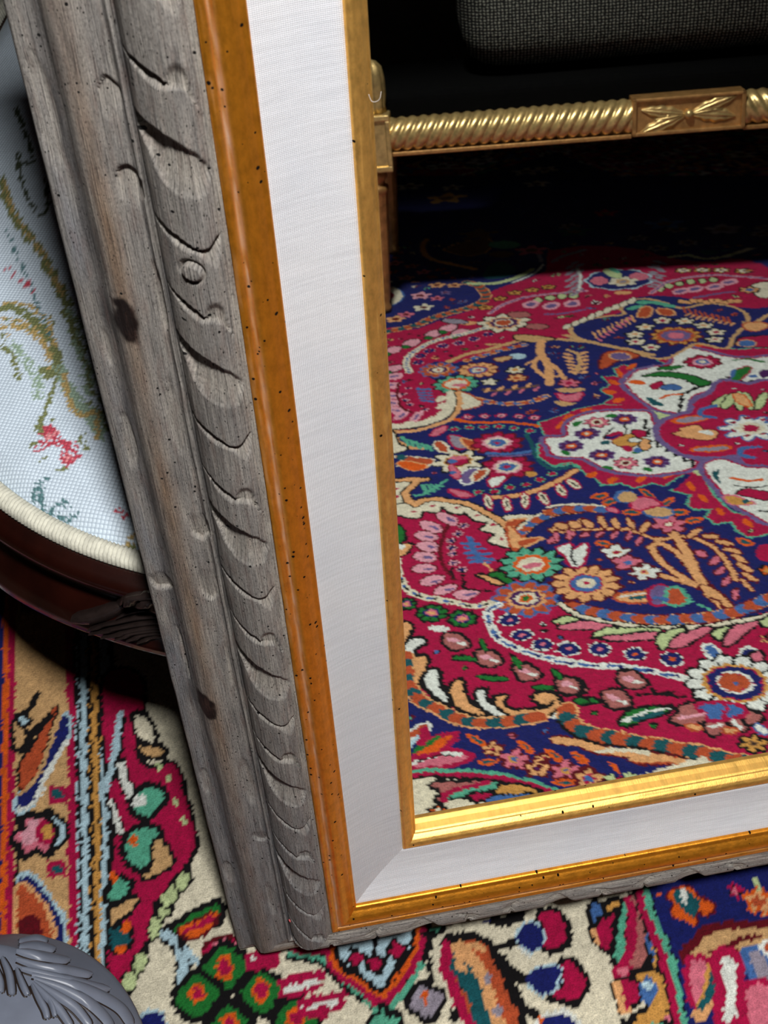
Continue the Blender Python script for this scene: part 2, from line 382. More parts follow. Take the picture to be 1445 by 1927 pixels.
def carve(A, W, side):
    D = np.zeros_like(A)
    tau = (262 - W) / 73.0
    on = (tau >= 0) & (tau <= 1)
    tc_ = np.clip(tau, 0, 1)
    Lu = (GH if side in ('left', 'right') else GW) / MM
    Aa = A if side in ('left', 'bottom') else A
    P = 272.0
    # per-cut small irregularity
    for k in range(-1, int(Lu / P) + 3):
        j = 4 * math.sin(k * 2.3 + 1)
        # scoop
        d = (46 + P * k + j) - Aa
        T_, B_ = lerp_tab(tc_, SC_T), lerp_tab(tc_, SC_B)
        rag = 2.2 * smooth_noise(A * 0.45, W * 0.6, 3)
        q = (d - T_) / (B_ + rag - T_)
        ins = on & (q > 0) & (q < 1) & (tau < 0.985)
        dep = (10.5 * (1 - tc_) ** 1.2 + 3.6) * smoothstep(0, .13, q) * (1 - q) ** 0.9 + (2.2 * np.sin(math.pi * q) + 1.0) * smoothstep(1, .93, q)
        dep = dep * smoothstep(1.0, .93, tc_)
        D = np.where(ins, np.maximum(D, dep), D)
        # cut with flared end
        d = (46 + P * k - 121 + j * 0.7) - Aa
        T_, B_ = lerp_tab(tc_, CA_T), lerp_tab(tc_, CA_B)
        q = (d - T_) / np.maximum(B_ - T_, 2)
        ins = on & (q > 0) & (q < 1)
        dep = 9.5 * smoothstep(0, .12, q) * (1 - q) ** .8 * smoothstep(1.0, .95, tc_)
        D = np.where(ins, np.maximum(D, dep), D)
        # cut with half round notch
        d = (46 + P * k - 208 + j * 0.4) - Aa
        T_, B_ = lerp_tab(tc_, CB_T), lerp_tab(tc_, CB_L)
        q = (d - T_) / np.maximum(B_ - T_, 2)
        ins = on & (q > 0) & (q < 1) & (tau < .62)
        dep = 9 * smoothstep(0, .12, q) * (1 - q) ** .8
        D = np.where(ins, np.maximum(D, dep), D)
        Nn_ = lerp_tab(tc_, CB_N)
        q2 = (d - Nn_) / np.maximum(B_ - Nn_, 2)
        ins = on & (q2 > 0) & (q2 < 1) & (tau > .5) & (tau < .93)
        dep = 7 * smoothstep(0, .5, q2) * smoothstep(1, .9, q2) * smoothstep(.5, .58, tc_)
        D = np.where(ins, np.maximum(D, dep), D)
    for (w_, a_, hw, ha, sharp, dep) in GOUGES:
        if side != 'left' :
            a_ = (a_ * 1.37 + 210) % Lu
        u_ = (W - w_) / hw; v_ = (A - a_) / ha
        v2 = v_ + 0.10 * smooth_noise(A * .09, W * .16, 9)
        r2 = u_ ** 2 + v2 ** 2
        ins = r2 < 1
        if sharp == 0: f = .7 * smoothstep(1, .35, r2)
        elif sharp > 0: f = np.clip((v2 + 1) / 2, 0, 1) * smoothstep(1, .8, r2) * .8
        else: f = np.clip((1 - v2) / 2, 0, 1) * smoothstep(1, .8, r2) * .8
        D = np.where(ins, np.maximum(D, 1.45 * dep * f), D)
    # gentle hand-worked waviness, long grain grooves
    D = D + 0.7 * smooth_noise(A * 0.02, W * 0.11, 5) + 0.55 * np.clip(smooth_noise(A * 0.011, W * 0.55, 6), 0, 1)
    # knot stud standing proud
    if side == 'left':
        for (w_, a_) in STUDS:
            r = np.hypot(W - w_, A - a_)
            D = D - 4.0 * smoothstep(13, 9, r) + 5 * np.exp(-((r - 13) / 2.2) ** 2) + 1.4 * smoothstep(10, 6, r) * np.cos(W * 1.7)
    return D
C_GREY = np.array(srgb(145, 141, 136)); C_WARM = np.array(srgb(138, 114, 92)); C_DARK = np.array(srgb(82, 80, 82))
C_LITE = np.array(srgb(172, 165, 154)); C_KNOT = np.array(srgb(24, 10, 6)); C_BLUE = np.array(srgb(126, 130, 138))
def wood_tint(A, W, D, side):
    c = np.broadcast_to(C_GREY, (*A.shape, 3)).copy()
    def blend(f, col):
        nonlocal c
        c = c * (1 - f[..., None]) + col * f[..., None]
    n1 = smooth_noise(A * .008, W * .05, 21); n2 = smooth_noise(A * .02, W * .12, 22)
    blend(np.exp(-((W - 318) / 13) ** 2) * (0.65 + .3 * n1), C_WARM)
    blend(np.exp(-((W - 346) / 9) ** 2) * 0.75, C_DARK)
    blend(np.clip(np.exp(-((W - 366) / 14) ** 2) * (0.3 + .6 * n1), 0, 1), C_BLUE)
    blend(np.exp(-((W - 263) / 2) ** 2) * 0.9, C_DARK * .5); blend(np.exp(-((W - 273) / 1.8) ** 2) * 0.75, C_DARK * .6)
    blend(smoothstep(196, 186, W) * 0.75, C_LITE)
    blend(np.clip(n2, 0, 1) * .3, C_DARK); blend(np.clip(-n2, 0, 1) * .25, C_LITE)
    blend(np.clip(D / 6, 0, 1) * 0.55, C_LITE)
    if side == 'left':
        blend(smoothstep(420, 0, A) * 0.35, C_BLUE)
        for (w_, a_, rw, ra) in KNOTS:
            r = np.hypot((W - w_) / rw, (A - a_) / ra) + .18 * smooth_noise(A * .1, W * .1, 4)
            blend(smoothstep(1.1, .75, r), C_KNOT)
            blend(np.clip(np.exp(-((W - w_ - 24) / 16) ** 2 - ((A - a_ + 4) / 34) ** 2), 0, 1) * .5, C_DARK * .6)
    return c

WOOD_PROF = [(183, 80), (186, 80.5), (190, 80), (192, 82), (200, 87), (212, 89), (224, 84.5), (236, 75.5), (247, 62), (256, 46), (261, 30), (262.5, 22),
             (264, 20), (265.5, 28), (268, 31), (270.5, 29.5), (272, 23), (273.5, 21), (284, 19.5), (296, 16), (300, 16), (304, 18.5), (312, 19), (322, 15), (331, 7), (336, -4),
             (342, -19), (350, -28), (360, -31), (370, -33), (377, -38), (380, -46), (380, -60), (240, -60)]
wp = []
for (p, q) in zip(WOOD_PROF[:-1], WOOD_PROF[1:]):
    stp = 1.6 if 186 <= p[0] <= 262 else 2.6
    if p[1] <= -46: stp = 40
    n = max(1, int(round(math.hypot(q[0] - p[0], q[1] - p[1]) / stp)))
    for k in range(n): wp.append((p[0] + (q[0] - p[0]) * k / n, p[1] + (q[1] - p[1]) * k / n))
wp.append(WOOD_PROF[-1]); wp = np.array(wp)
GOLD_PROF = dense([(130, 58), (130, 66), (132, 69), (137, 71), (141, 75), (147, 80), (153, 83), (159, 84), (164, 82.5), (167, 79.5), (169.5, 79), (172, 82), (177, 83.5), (181, 82), (183, 79), (183, 60)], 1.6)
LINEN_PROF = dense([(27, 22), (29, 27), (33, 29.5), (50, 32), (75, 38), (100, 47), (120, 56), (130, 61), (132, 61)], 4)
LIP_PROF = dense([(-1, -1), (0, 8), (0.6, 13), (3, 17.5), (4.5, 18), (6, 21), (10, 26.5), (15, 30.5), (20, 32.5), (24, 32.5), (27, 31), (29, 28), (29.5, 22)], 1.3)
def gold_wear(A, W):
    f = np.exp(-((W - 167.5) / 3.6) ** 2) * 1.1 + .5 * np.exp(-((W - 179) / 4) ** 2) * np.clip(smooth_noise(A * .03, W * .3, 31) + .3, 0, 1)
    f = f * (0.55 + .45 * smooth_noise(A * .05, W * .4, 32))
    return np.clip(f, 0, 1)
def lip_wear(A, W): return np.clip(smooth_noise(A * .02, W * .3, 41) - .55, 0, 1)
for side in ('left', 'bottom', 'right', 'top'):
    o = link('wood_rail', rail_mesh('wood_rail', wp, side, 2.2 if side == 'left' else 4.0, carve, wood_tint), M_wood, mirror)
    o['label'] = 'weathered grey wood rail with gouged rope carving'
    link('gilt_moulding', rail_mesh('gilt_moulding', GOLD_PROF, side, 8.0, None, None, gold_wear), M_gold, mirror)
    o = link('linen_liner', rail_mesh('linen_liner', LINEN_PROF, side, 14.0), M_linen, mirror); o['label'] = 'white linen covered liner'
    link('gilt_slip', rail_mesh('gilt_slip', LIP_PROF, side, 8.0, None, None, lip_wear), M_gold_lip, mirror)
gl = box_obj('mirror_glass', (-GW / 2 - .004, 380 * MM - .004, 60 * MM - .004), (GW / 2 + .004, 380 * MM + GH + .004, 60 * MM), M_glass, mirror, 0, 1)
M_back = mat_simple('brown_backing_board', srgb(96, 74, 52), .8)
box_obj('backing_board', (-GW / 2 - .10, 280 * MM, .001), (GW / 2 + .10, 480 * MM + GH, .020), M_back, mirror, .001, 1)
# a stray pink thread caught in the frame at the corner
tw, ta = on_frame(546, 1732, 34)
M_thread = mat_simple('pink_thread', srgb(214, 96, 96), .8)
th = mirror.matrix_world @ Vector((-tw * MM - GW / 2, (ta + 380) * MM, (34 + 60) * MM))
lx, ly, lz = -tw * MM - GW / 2, (ta + 380) * MM, (32 + 60) * MM
fl = tube_obj('pink_fleck', [(lx - .0012, ly, lz), (lx, ly + .0008, lz + .0016), (lx + .0014, ly, lz + .0006)], [.0006, .0016, .0008], M_thread, mirror, 8)
fl['label'] = 'pink fleck of wool caught in the groove'
# loose linen hair at the gilt edge
hw, ha = on_frame(702, 188, 33)
M_hair = mat_simple('loose_linen_thread', srgb(210, 205, 198), .7)
pts = [(-hw * MM - GW / 2 + dx, (ha + 380) * MM + dy, (33 + 60) * MM + dz) for dx, dy, dz in ((-.002, .003, 0), (-.001, 0, .001), (.001, -.0004, .0016), (.003, .001, .002), (.004, .004, .001))]
tube_obj('loose_thread', catmull(pts, n=4), .00012, M_hair, mirror, 6)

# ================================================================== RUG
PC = {k: np.array(srgb(*v)) for k, v in dict(
    crim=(172, 8, 66), dred=(96, 6, 22), navy=(20, 28, 98), blk=(13, 10, 13), crm=(226, 218, 192), wht=(226, 230, 222), org=(222, 92, 22), rust=(186, 80, 44),
    pch=(228, 168, 112), gold=(206, 150, 74), tan=(206, 164, 112), mint=(88, 172, 142), grn=(28, 112, 44), pink=(214, 112, 132), lpnk=(226, 160, 174), mauv=(172, 102, 98),
    lblu=(176, 206, 218), teal=(18, 84, 92), lav=(110, 92, 142), stl=(66, 106, 166), pgrn=(190, 206, 150), grey=(150, 142, 156), purp=(74, 26, 88), brn=(112, 80, 58)).items()}
def axis(*parts):
    out = []
    for (a, b, st) in parts: out += list(np.arange(a, b, st))
    out.append(parts[-1][1]); return np.array(out)
class Canvas:
    def __init__(s, xs, ys, jit=0.0012):
        s.xs, s.ys = xs, ys
        gx, gy = np.meshgrid(xs, ys)
        j = rng.uniform(-1, 1, gx.shape) * jit
        s.X = gx + 0.0015 * smooth_noise(gx * 90, gy * 90, 1) + j
        s.Y = gy + 0.0015 * smooth_noise(gx * 90, gy * 90, 2) + rng.uniform(-1, 1, gx.shape) * jit
        s.C = np.zeros((*gx.shape, 3)); s.M = np.zeros(gx.shape, bool)
        s.gx, s.gy = gx, gy
    def z(s, fn, ox, oy, sc): s.fn, s.ox, s.oy, s.sc = fn, ox, oy, sc
    def pt(s, x, y): return s.fn(s.ox + x * s.sc, s.oy + y * s.sc)[:2]
    def map(s, pts): return np.array([s.pt(*p) for p in pts])
    def _win(s, P, pad):
        i0, i1 = np.searchsorted(s.xs, [P[:, 0].min() - pad, P[:, 0].max() + pad]); j0, j1 = np.searchsorted(s.ys, [P[:, 1].min() - pad, P[:, 1].max() + pad])
        return (slice(max(j0 - 1, 0), j1 + 1), slice(max(i0 - 1, 0), i1 + 1))
    def put(s, w, mask, col):
        s.C[w][mask] = PC[col] if isinstance(col, str) else col; s.M[w][mask] = True
    def poly_rug(s, col, P):
        w = s._win(P, .004); X, Y = s.X[w], s.Y[w]
        if X.size == 0: return
        ins = np.zeros(X.shape, bool); Q = np.roll(P, -1, 0)
        for (x0, y0), (x1, y1) in zip(P, Q):
            if y0 == y1: continue
            c = ((y0 > Y) != (y1 > Y)); ins ^= c & (X < (x1 - x0) * (Y - y0) / (y1 - y0) + x0)
        s.put(w, ins, col)
    def line_rug(s, col, wd, P, dash=None):
        L = 0
        for i, (a, b) in enumerate(zip(P[:-1], P[1:])):
            d = b - a; ln = np.hypot(*d)
            if ln < 1e-6: continue
            c_ = col
            if dash: c_ = dash[int((L + ln / 2) / dash[0]) % (len(dash) - 1) + 1]
            L += ln
            if c_ is None: continue
            w = s._win(np.array([a, b]), wd); X, Y = s.X[w], s.Y[w]
            if X.size == 0: continue
            t = np.clip(((X - a[0]) * d[0] + (Y - a[1]) * d[1]) / ln ** 2, 0, 1)
            s.put(w, np.hypot(X - a[0] - t * d[0], Y - a[1] - t * d[1]) < wd / 2, c_)
    # ---- in photo-derived points
    def P(s, col, pts, out='blk', ow=4.5, sm=True):
        pts = np.array(pts, float).reshape(-1, 2)
        q = s.map(catmull(pts, True, 4) if sm else pts)
        if out: s.line_rug(out, ow * .002, np.vstack([q, q[:1]]))
        s.poly_rug(col, q)
    def S(s, col, wmm, pts, dash=None, sm=True):
        pts = np.array(pts, float).reshape(-1, 2)
        q = s.map(catmull(pts, False, 6) if sm else pts)
        if dash:
            d = np.r_[0, np.cumsum(np.hypot(*np.diff(q, axis=0).T))]; n = max(2, int(d[-1] / .003)); k = np.linspace(0, d[-1], n)
            q = np.stack([np.interp(k, d, q[:, 0]), np.interp(k, d, q[:, 1])], 1)
        s.line_rug(col, wmm * .001, q, dash)
    def E(s, col, x, y, rx, ry, ang=0, out=None, ow=3):
        t = np.linspace(0, 2 * math.pi, 15)[:-1]; a = R_(ang)
        ex, ey = rx * np.cos(t), ry * np.sin(t)
        s.P(col, np.stack([x + ex * math.cos(a) - ey * math.sin(a), y + ex * math.sin(a) + ey * math.cos(a)], 1), out, ow, False)
    def F(s, x, y, r, layers, n=8, amp=.12, out='blk', ow=4, asp=1.0, ph=0):
        c = s.pt(x, y); rr = np.hypot(*(s.pt(x + r, y) - c)); t = np.linspace(0, 2 * math.pi, 49)[:-1]
        for i, (f, col) in enumerate(layers):
            am = amp if i == 0 else amp * .5
            q = rr * f * (1 - am + am * np.cos(n * t + ph))
            Pp = c + np.stack([q * np.cos(t), q * np.sin(t) * asp], 1)
            if i == 0 and out: s.line_rug(out, ow * .002, np.vstack([Pp, Pp[:1]]))
            s.poly_rug(col, Pp)
            if i == 0 and n >= 5:
                for k in range(n):
                    a = 2 * math.pi * (k + .5) / n - ph / n
                    s.line_rug(out or 'blk', .0028, np.array([c + rr * f * .62 * np.array([math.cos(a), math.sin(a) * asp]), c + rr * f * (1 - 1.6 * am) * np.array([math.cos(a), math.sin(a) * asp])]))
    def rope(s, pts, wmm, cols, seg, edge=None):
        s.S(edge or 'pch', wmm, pts); s.S('pch', wmm - 4, pts)
        d_ = [seg * .001 / 3]
        for c in cols: d_ += [c, c, None]
        s.S('pch', wmm - 5, pts, dash=d_)

def draw_rug(c):
    MZ = lambda ox, oy, sc=.27682: c.z(mirrored, ox, oy, sc)
    DZ = lambda ox, oy, sc: c.z(direct, ox, oy, sc)
    # ---------------- far half, seen in the glass
    c.z(mirrored, 0, 0, 1)
    c.P('navy', [690, 1545, 1500, 1440, 1500, 330, 690, 330], None, sm=False)
    # upper dark ground with motifs
    r1 = lambda: MZ(700, 400); r2 = lambda: MZ(1045, 400); r3 = lambda: MZ(700, 850); r4 = lambda: MZ(1045, 850)
    r5 = lambda: MZ(740, 1150, .24913); r6 = lambda: MZ(1045, 1150)
    r1()
    c.P('crim', [60, 830, 300, 790, 480, 720, 720, 640, 800, 540, 950, 480, 1120, 420, 1300, 330, 1500, 250, 1500, 860, 1200, 840, 1000, 880, 780, 960, 620, 1020, 430, 1010, 330, 1080, 560, 1200, 575, 1280, 520, 1370, 400, 1430, 60, 1455], None)
    r2()
    c.P('crim', [0, 250, 250, 220, 600, 250, 720, 290, 1000, 330, 1280, 310, 1500, 420, 1500, 620, 1250, 640, 1060, 600, 700, 560, 450, 600, 440, 680, 150, 720, 70, 760, 0, 880, -60, 860, -60, 300], None)
    r1()
    # left upper navy field flowers
    c.P('crm', [50, 560, 140, 500, 210, 560, 150, 620, 50, 640], 'stl'); c.E('crim', 110, 560, 40, 26)
    for x, y, r, k in ((330, 560, 78, 'lpnk'), (350, 640, 75, 'crm'), (440, 490, 60, 'pch'), (560, 490, 55, 'pch'), (440, 580, 50, 'pink'), (500, 540, 45, 'lav'), (160, 720, 70, 'pch'), (230, 690, 60, 'pink'), (350, 400, 55, 'pink'), (230, 440, 60, 'mauv'), (150, 340, 60, 'pink'), (270, 360, 55, 'mauv'), (100, 470, 40, 'crm')):
        c.F(x, y, r, [(1, k), (.4, 'dred')], 5, .2, None)
    c.rope([70, 810, 180, 790, 290, 765, 420, 710, 560, 670, 700, 630, 775, 570, 730, 500, 640, 470], 26, ['rust', 'teal'], 15)
    c.S('pgrn', 16, [660, 480, 850, 475, 1000, 430, 1090, 380]); c.S('wht', 7, [960, 470, 1100, 410, 1160, 350])
    c.P('teal', [760, 440, 800, 350, 900, 330, 980, 390, 900, 440], None); c.S('gold', 16, [370, 180, 345, 240, 400, 310, 560, 350, 700, 380])
    c.P('brn', [500, 240, 650, 190, 800, 180, 780, 260, 640, 290, 520, 260], 'gold', 4); c.E('mint', 900, 215, 110, 28); c.E('brn', 880, 280, 90, 22)
    c.S('grey', 14, [1230, 330, 1300, 290, 1445, 250]); c.S('grey', 10, [1000, 260, 1120, 270, 1150, 330])
    for x, y in ((770, 640), (870, 580), (970, 540), (1090, 520), (1200, 500)): c.F(x, y, 48, [(1, 'gold'), (.35, 'dred')], 5, .2)
    c.S('lpnk', 12, [800, 680, 900, 620, 1050, 570, 1250, 545, 1450, 530]); c.S('lav', 5, [800, 680, 900, 620, 1050, 570, 1250, 545, 1450, 530])
    for x, y in ((1130, 590), (1210, 575), (1290, 565), (1370, 560)): c.E('pgrn', x, y, 30, 16, 0, 'blk')
    for x, y in ((1080, 620), (1220, 630), (1360, 615)): c.E('lpnk', x, y, 60, 26, -8); c.E('lav', x, y, 36, 14, -8)
    c.S('lav', 8, [1180, 690, 1300, 680, 1445, 655])
    c.F(895, 745, 185, [(1, 'crm'), (.66, 'pch'), (.55, 'purp'), (.38, 'crm'), (.3, 'rust')], 9, .14)
    c.P('pch', [560, 740, 640, 735, 720, 745, 640, 760], None); c.E('grey', 560, 735, 90, 14, 5, 'blk'); c.E('mauv', 1000, 690, 80, 22, 0, 'blk'); c.E('mauv', 1120, 770, 80, 18, 0, 'blk')
    for x, y in ((270, 880), (420, 820), (520, 780), (140, 930), (150, 1055), (600, 810)):
        c.E('lpnk', x, y, 62, 22, -12, 'blk'); c.E('grn', x - 40, y + 28, 26, 12, 0, 'blk')
    tw = [250, 1080, 235, 1000, 300, 930, 450, 860, 620, 820, 770, 780]
    c.S('crm', 15, tw); c.S('stl', 6, tw, dash=[.006, 'stl', 'crm'])
    for x, y in ((315, 1015), (330, 970), (390, 935), (480, 900), (590, 882), (690, 855), (790, 822)): c.F(x, y, 44, [(1, 'lpnk'), (.8, 'navy'), (.25, 'crim')], 6, .08, None)
    # upper blue ogee with tree
    c.P('navy', [560, 1030, 700, 990, 850, 930, 1000, 890, 1200, 865, 1500, 880, 1500, 1300, 1200, 1400, 900, 1400, 620, 1350, 585, 1280, 560, 1200], None)
    c.S('tan', 14, [520, 1010, 640, 960, 780, 930, 960, 880, 1120, 850, 1300, 860, 1450, 870])
    c.S('tan', 9, [780, 890, 900, 890, 1000, 870]); c.P('tan', [970, 830, 1080, 830, 1240, 850, 1150, 870, 1000, 865], 'blk'); c.rope([640, 1000, 780, 960, 900, 925, 1040, 895], 16, ['rust', 'stl'], 15)
    c.F(450, 1065, 125, [(1, 'rust'), (.62, 'pch'), (.5, 'purp'), (.34, 'crm'), (.16, 'rust')], 10, .1, 'stl')
    c.F(720, 1065, 138, [(1, 'pch'), (.55, 'crim'), (.46, 'stl'), (.32, 'crm'), (.14, 'crim')], 11, .1, 'dred')
    c.F(570, 1160, 158, [(1, 'mint'), (.66, 'org'), (.5, 'crm')], 11, .12, 'blk'); c.E('pink', 590, 1168, 50, 12)
    c.S('pch', 17, [1150, 870, 1145, 950, 1200, 1040, 1205, 1160]); c.S('pch', 10, [1145, 960, 1100, 1040, 1180, 1115]); c.S('pch', 10, [1190, 1010, 1260, 1060, 1310, 1140]); c.S('pch', 7, [1150, 980, 1040, 1030]); c.S('pch', 7, [1310, 1110, 1220, 1105])
    c.S('brn', 8, [1120, 1170, 1000, 1190, 880, 1205, 760, 1200])
    for k in range(8): c.E(('pch', 'pink')[k % 2], 780 + 48 * k, 1215 - 6 * k + (22 if k % 2 else -12), 26, 10, -30)
    c.S('tan', 9, [1330, 930, 1400, 960, 1410, 1030, 1380, 1090])
    for k in range(6): c.E('pch', 1330 + 8 * k, 960 + 24 * k, 40, 8, 10); c.E('pch', 1440, 950 + 26 * k, 34, 8, -12)
    c.F(975, 1065, 65, [(1, 'crm'), (.4, 'gold')], 6, .2); c.F(985, 1120, 68, [(1, 'pch'), (.4, 'rust')], 6, .15, 'dred'); c.F(800, 1145, 62, [(1, 'crm')], 5, .25); c.E('lblu', 990, 972, 60, 20, 0); c.E('tan', 890, 990, 60, 14, -8, 'dred')
    c.F(1340, 1155, 70, [(1, 'pink'), (.4, 'crim')], 6, .2, 'dred'); c.P('tan', [1250, 1190, 1440, 1190, 1400, 1215, 1290, 1215], None); c.P('pink', [1260, 1225, 1330, 1240, 1420, 1220, 1400, 1265, 1300, 1275], 'crim'); c.P('tan', [1230, 1280, 1300, 1280, 1390, 1290, 1300, 1310], None)
    c.rope([640, 1240, 760, 1275, 900, 1295, 1060, 1285, 1180, 1245], 16, ['rust', 'stl'], 15); c.P('crm', [590, 1210, 740, 1290, 640, 1330, 590, 1300], 'rust')
    for k, (x, y) in enumerate(((650, 1385), (765, 1378), (880, 1375), (1000, 1380), (1105, 1388))): c.F(x, y, 44, [(1, 'crim'), (.62, 'lpnk'), (.28, 'blk')], 4, .12, None)
    c.S('org', 10, [545, 1400, 700, 1422, 900, 1420, 1050, 1432, 1220, 1458])
    for x, y in ((560, 1468), (660, 1456), (760, 1452), (860, 1450), (965, 1462), (1075, 1478)): c.F(x, y, 42, [(1, 'mint'), (.66, 'crim')], 6, .08, 'navy')
    c.E('pink', 455, 1480, 60, 20, -28, 'crim')
    # left crimson lobe, upper
    for x, y, a in ((150, 1110, -8), (130, 1170, 0), (140, 1240, 4), (135, 1290, 4), (160, 1340, 10), (200, 1370, -30), (300, 1385, -40)): c.E('lpnk', x, y, 62, 24, a); c.E('lav', x, y, 28, 7, a)
    c.S('dred', 6, [180, 1150, 170, 1230, 200, 1320, 270, 1350])
    for x, y in ((240, 1190), (215, 1230), (230, 1270), (260, 1300), (360, 1335)): c.F(x, y, 26, [(1, 'lpnk'), (.5, 'navy')], 5, .1, None)
    for k in range(5): c.S('stl', 8, [310 + 6 * k, 1195 + 20 * k, 390 + 6 * k, 1200 + 20 * k])
    c.S('crm', 22, [110, 1450, 250, 1445, 380, 1415, 480, 1370, 540, 1300, 545, 1220])
    for x, y in ((470, 1260), (470, 1310), (400, 1400), (250, 1430)): c.E('crm', x, y, 36, 18, -20)
    c.S('blk', 5, [120, 1470, 260, 1462, 400, 1432, 520, 1380, 575, 1300, 565, 1200]); c.S('pch', 11, [150, 1490, 300, 1475, 430, 1440, 545, 1390, 595, 1300, 585, 1215])
    # mid blue band
    c.S('pch', 10, [150, 1480, 170, 1540, 250, 1590, 370, 1600]); c.P('crm', [110, 1480, 150, 1500, 180, 1570, 240, 1600, 110, 1625], 'blk')
    for k in range(5): c.S('mint', 6, [215 + 40 * k, 1530 + 12 * k, 250 + 40 * k, 1580 + 8 * k]); 
    c.S('mint', 6, [200, 1520, 300, 1560, 410, 1590])
    c.P('grey', [530, 1510, 600, 1520, 640, 1580, 600, 1600, 550, 1570], 'crim'); c.P('rust', [610, 1530, 700, 1560, 760, 1600, 670, 1600], 'pch')
    CF = [(1, 'crim'), (.62, 'lpnk'), (.48, 'crm'), (.36, 'stl'), (.14, 'crim')]
    c.F(850, 1560, 172, CF, 10, .12, 'dred'); c.F(920, 1722, 176, CF, 10, .12, 'dred')
    c.F(585, 1682, 182, [(1, 'crm'), (.58, 'gold'), (.5, 'blk'), (.42, 'crim')], 8, .2); c.E('pink', 590, 1660, 60, 16); c.E('stl', 545, 1685, 30, 14)
    c.P('rust', [160, 1650, 300, 1660, 420, 1680, 330, 1730, 180, 1720, 220, 1690], 'crm', 3); c.P('org', [170, 1700, 260, 1690, 370, 1720, 280, 1750], 'pch', 3); c.P('rust', [430, 1560, 480, 1560, 520, 1620, 460, 1610], 'crm'); c.E('teal', 200, 1660, 36, 20)
    c.P('lav', [600, 1800, 640, 1750, 720, 1740, 700, 1810, 640, 1840], 'wht'); c.P('rust', [690, 1780, 770, 1740, 770, 1770, 700, 1820], 'crm')
    c.S('stl', 9, [790, 1632, 950, 1634, 1110, 1612]); c.S('lav', 5, [790, 1648, 950, 1650, 1110, 1630]); c.S('teal', 8, [1050, 1500, 1090, 1580, 1120, 1660, 1230, 1740, 1400, 1710])
    r3()
    c.E('pink', 560, 130, 55, 24, 60, 'crim'); c.E('stl', 545, 135, 25, 12); c.P('wht', [800, 180, 900, 160, 860, 220, 810, 230], 'crim'); c.E('gold', 1080, 145, 40, 18)
    c.S('mint', 6, [295, 295, 360, 280, 430, 240, 500, 190]); 
    for k in range(4): c.S('mint', 6, [340 + 34 * k, 220 + 0 * k, 380 + 34 * k, 280 - 16 * k])
    c.P('pink', [530, 255, 600, 260, 680, 295, 600, 300], 'crim')
    oc = [785, 305, 950, 298, 1100, 262, 1250, 200, 1385, 120]
    c.S('dred', 15, oc); c.S('pch', 11, oc)
    for x, y in ((720, 268), (830, 266), (940, 236), (1045, 220), (1145, 185), (1225, 145)): c.F(x, y, 42, [(1, 'mint'), (.68, 'crim')], 6, .06, None)
    for x, y, a in ((790, 335, 70), (915, 350, 75), (1040, 325, 80), (1165, 312, 50), (1285, 258, 45), (1370, 212, 30)): c.E('crim', x, y, 62, 34, a); c.E('crm', x, y, 48, 22, a); c.E('blk', x, y, 34, 6, a)
    # ---------------- left crimson lobe and lower crimson field
    c.P('crim', [60, 330, 240, 345, 290, 358, 420, 322, 620, 345, 780, 420, 900, 500, 990, 650, 1010, 800, 1060, 1010, 1290, 1040, 1480, 1130, 1480, 1460, 60, 1460], None)
    r4(); c.P('crim', [-120, 1010, 50, 1040, 180, 1110, 400, 1160, 700, 1190, 1000, 1180, 1250, 1140, 1520, 1090, 1520, 1500, -120, 1500], None)
    r6(); c.P('crim', [-350, 300, 100, 100, 1500, 100, 1500, 1060, 1300, 1010, 850, 910, 420, 830, 160, 760, 100, 700, -100, 760, -350, 700], None)
    r5(); c.P('crim', [30, 60, 1500, 60, 1500, 720, 1180, 780, 900, 800, 560, 770, 340, 690, 140, 560, 40, 330], None)
    r3()
    ol = [130, 190, 370, 178, 310, 190, 222, 275, 240, 322, 290, 355, 340, 325, 420, 314, 520, 324, 620, 340, 700, 368, 780, 412, 860, 458, 912, 500, 962, 580, 1000, 650]
    c.P('crm', [290, 360, 420, 320, 620, 345, 780, 420, 900, 500, 960, 590, 960, 648, 850, 622, 800, 592, 840, 556, 745, 522, 790, 476, 700, 456, 640, 402, 600, 416, 520, 396, 480, 362, 430, 404, 350, 392, 320, 436, 230, 434, 120, 395, 120, 330, 240, 345], 'blk', 5)
    c.P('crm', [120, 188, 280, 192, 215, 272, 232, 325, 120, 332], 'blk')
    for x, y in ((285, 398), (410, 362), (575, 372), (718, 428), (822, 492), (876, 592), (160, 245), (160, 300)): c.F(x, y, 24, [(1, 'crim')], 4, .3, None)
    c.S('blk', 17, ol, sm=False); c.S('pch', 11, ol, sm=False)
    c.P('grn', [150, 500, 200, 510, 225, 580, 190, 610, 150, 615], 'blk'); c.P('pch', [160, 640, 260, 620, 230, 680, 165, 700], 'blk'); c.E('wht', 190, 640, 40, 18, 0)
    for x, y, a in ((510, 450, 25), (400, 505, 18), (370, 570, 10), (380, 640, 8), (360, 708, 5), (355, 788, -4), (410, 868, -12), (500, 930, -16), (640, 962, -8)): c.E('lpnk', x, y, 82, 33, a, 'dred', 2); c.E('lav', x + 22, y + 4, 36, 9, a)
    c.S('dred', 6, [520, 490, 475, 590, 462, 680, 495, 780, 555, 860]); c.S('blk', 5, [540, 780, 550, 850]); c.S('blk', 5, [618, 830, 625, 910, 680, 930, 800, 940])
    for x, y in ((620, 498), (583, 550), (537, 597), (540, 645), (545, 686), (560, 750), (615, 797)): c.F(x, y, 42, [(1, 'lpnk'), (.45, 'navy')], 7, .12, None)
    c.S('stl', 9, [665, 580, 690, 660, 740, 745])
    for y, x0, x1 in ((620, 612, 720), (650, 640, 760), (685, 640, 790), (718, 660, 825), (744, 680, 800)): c.S('stl', 8, [x0, y, x1, y + 6])
    c.S('pch', 5, [770, 755, 820, 800])
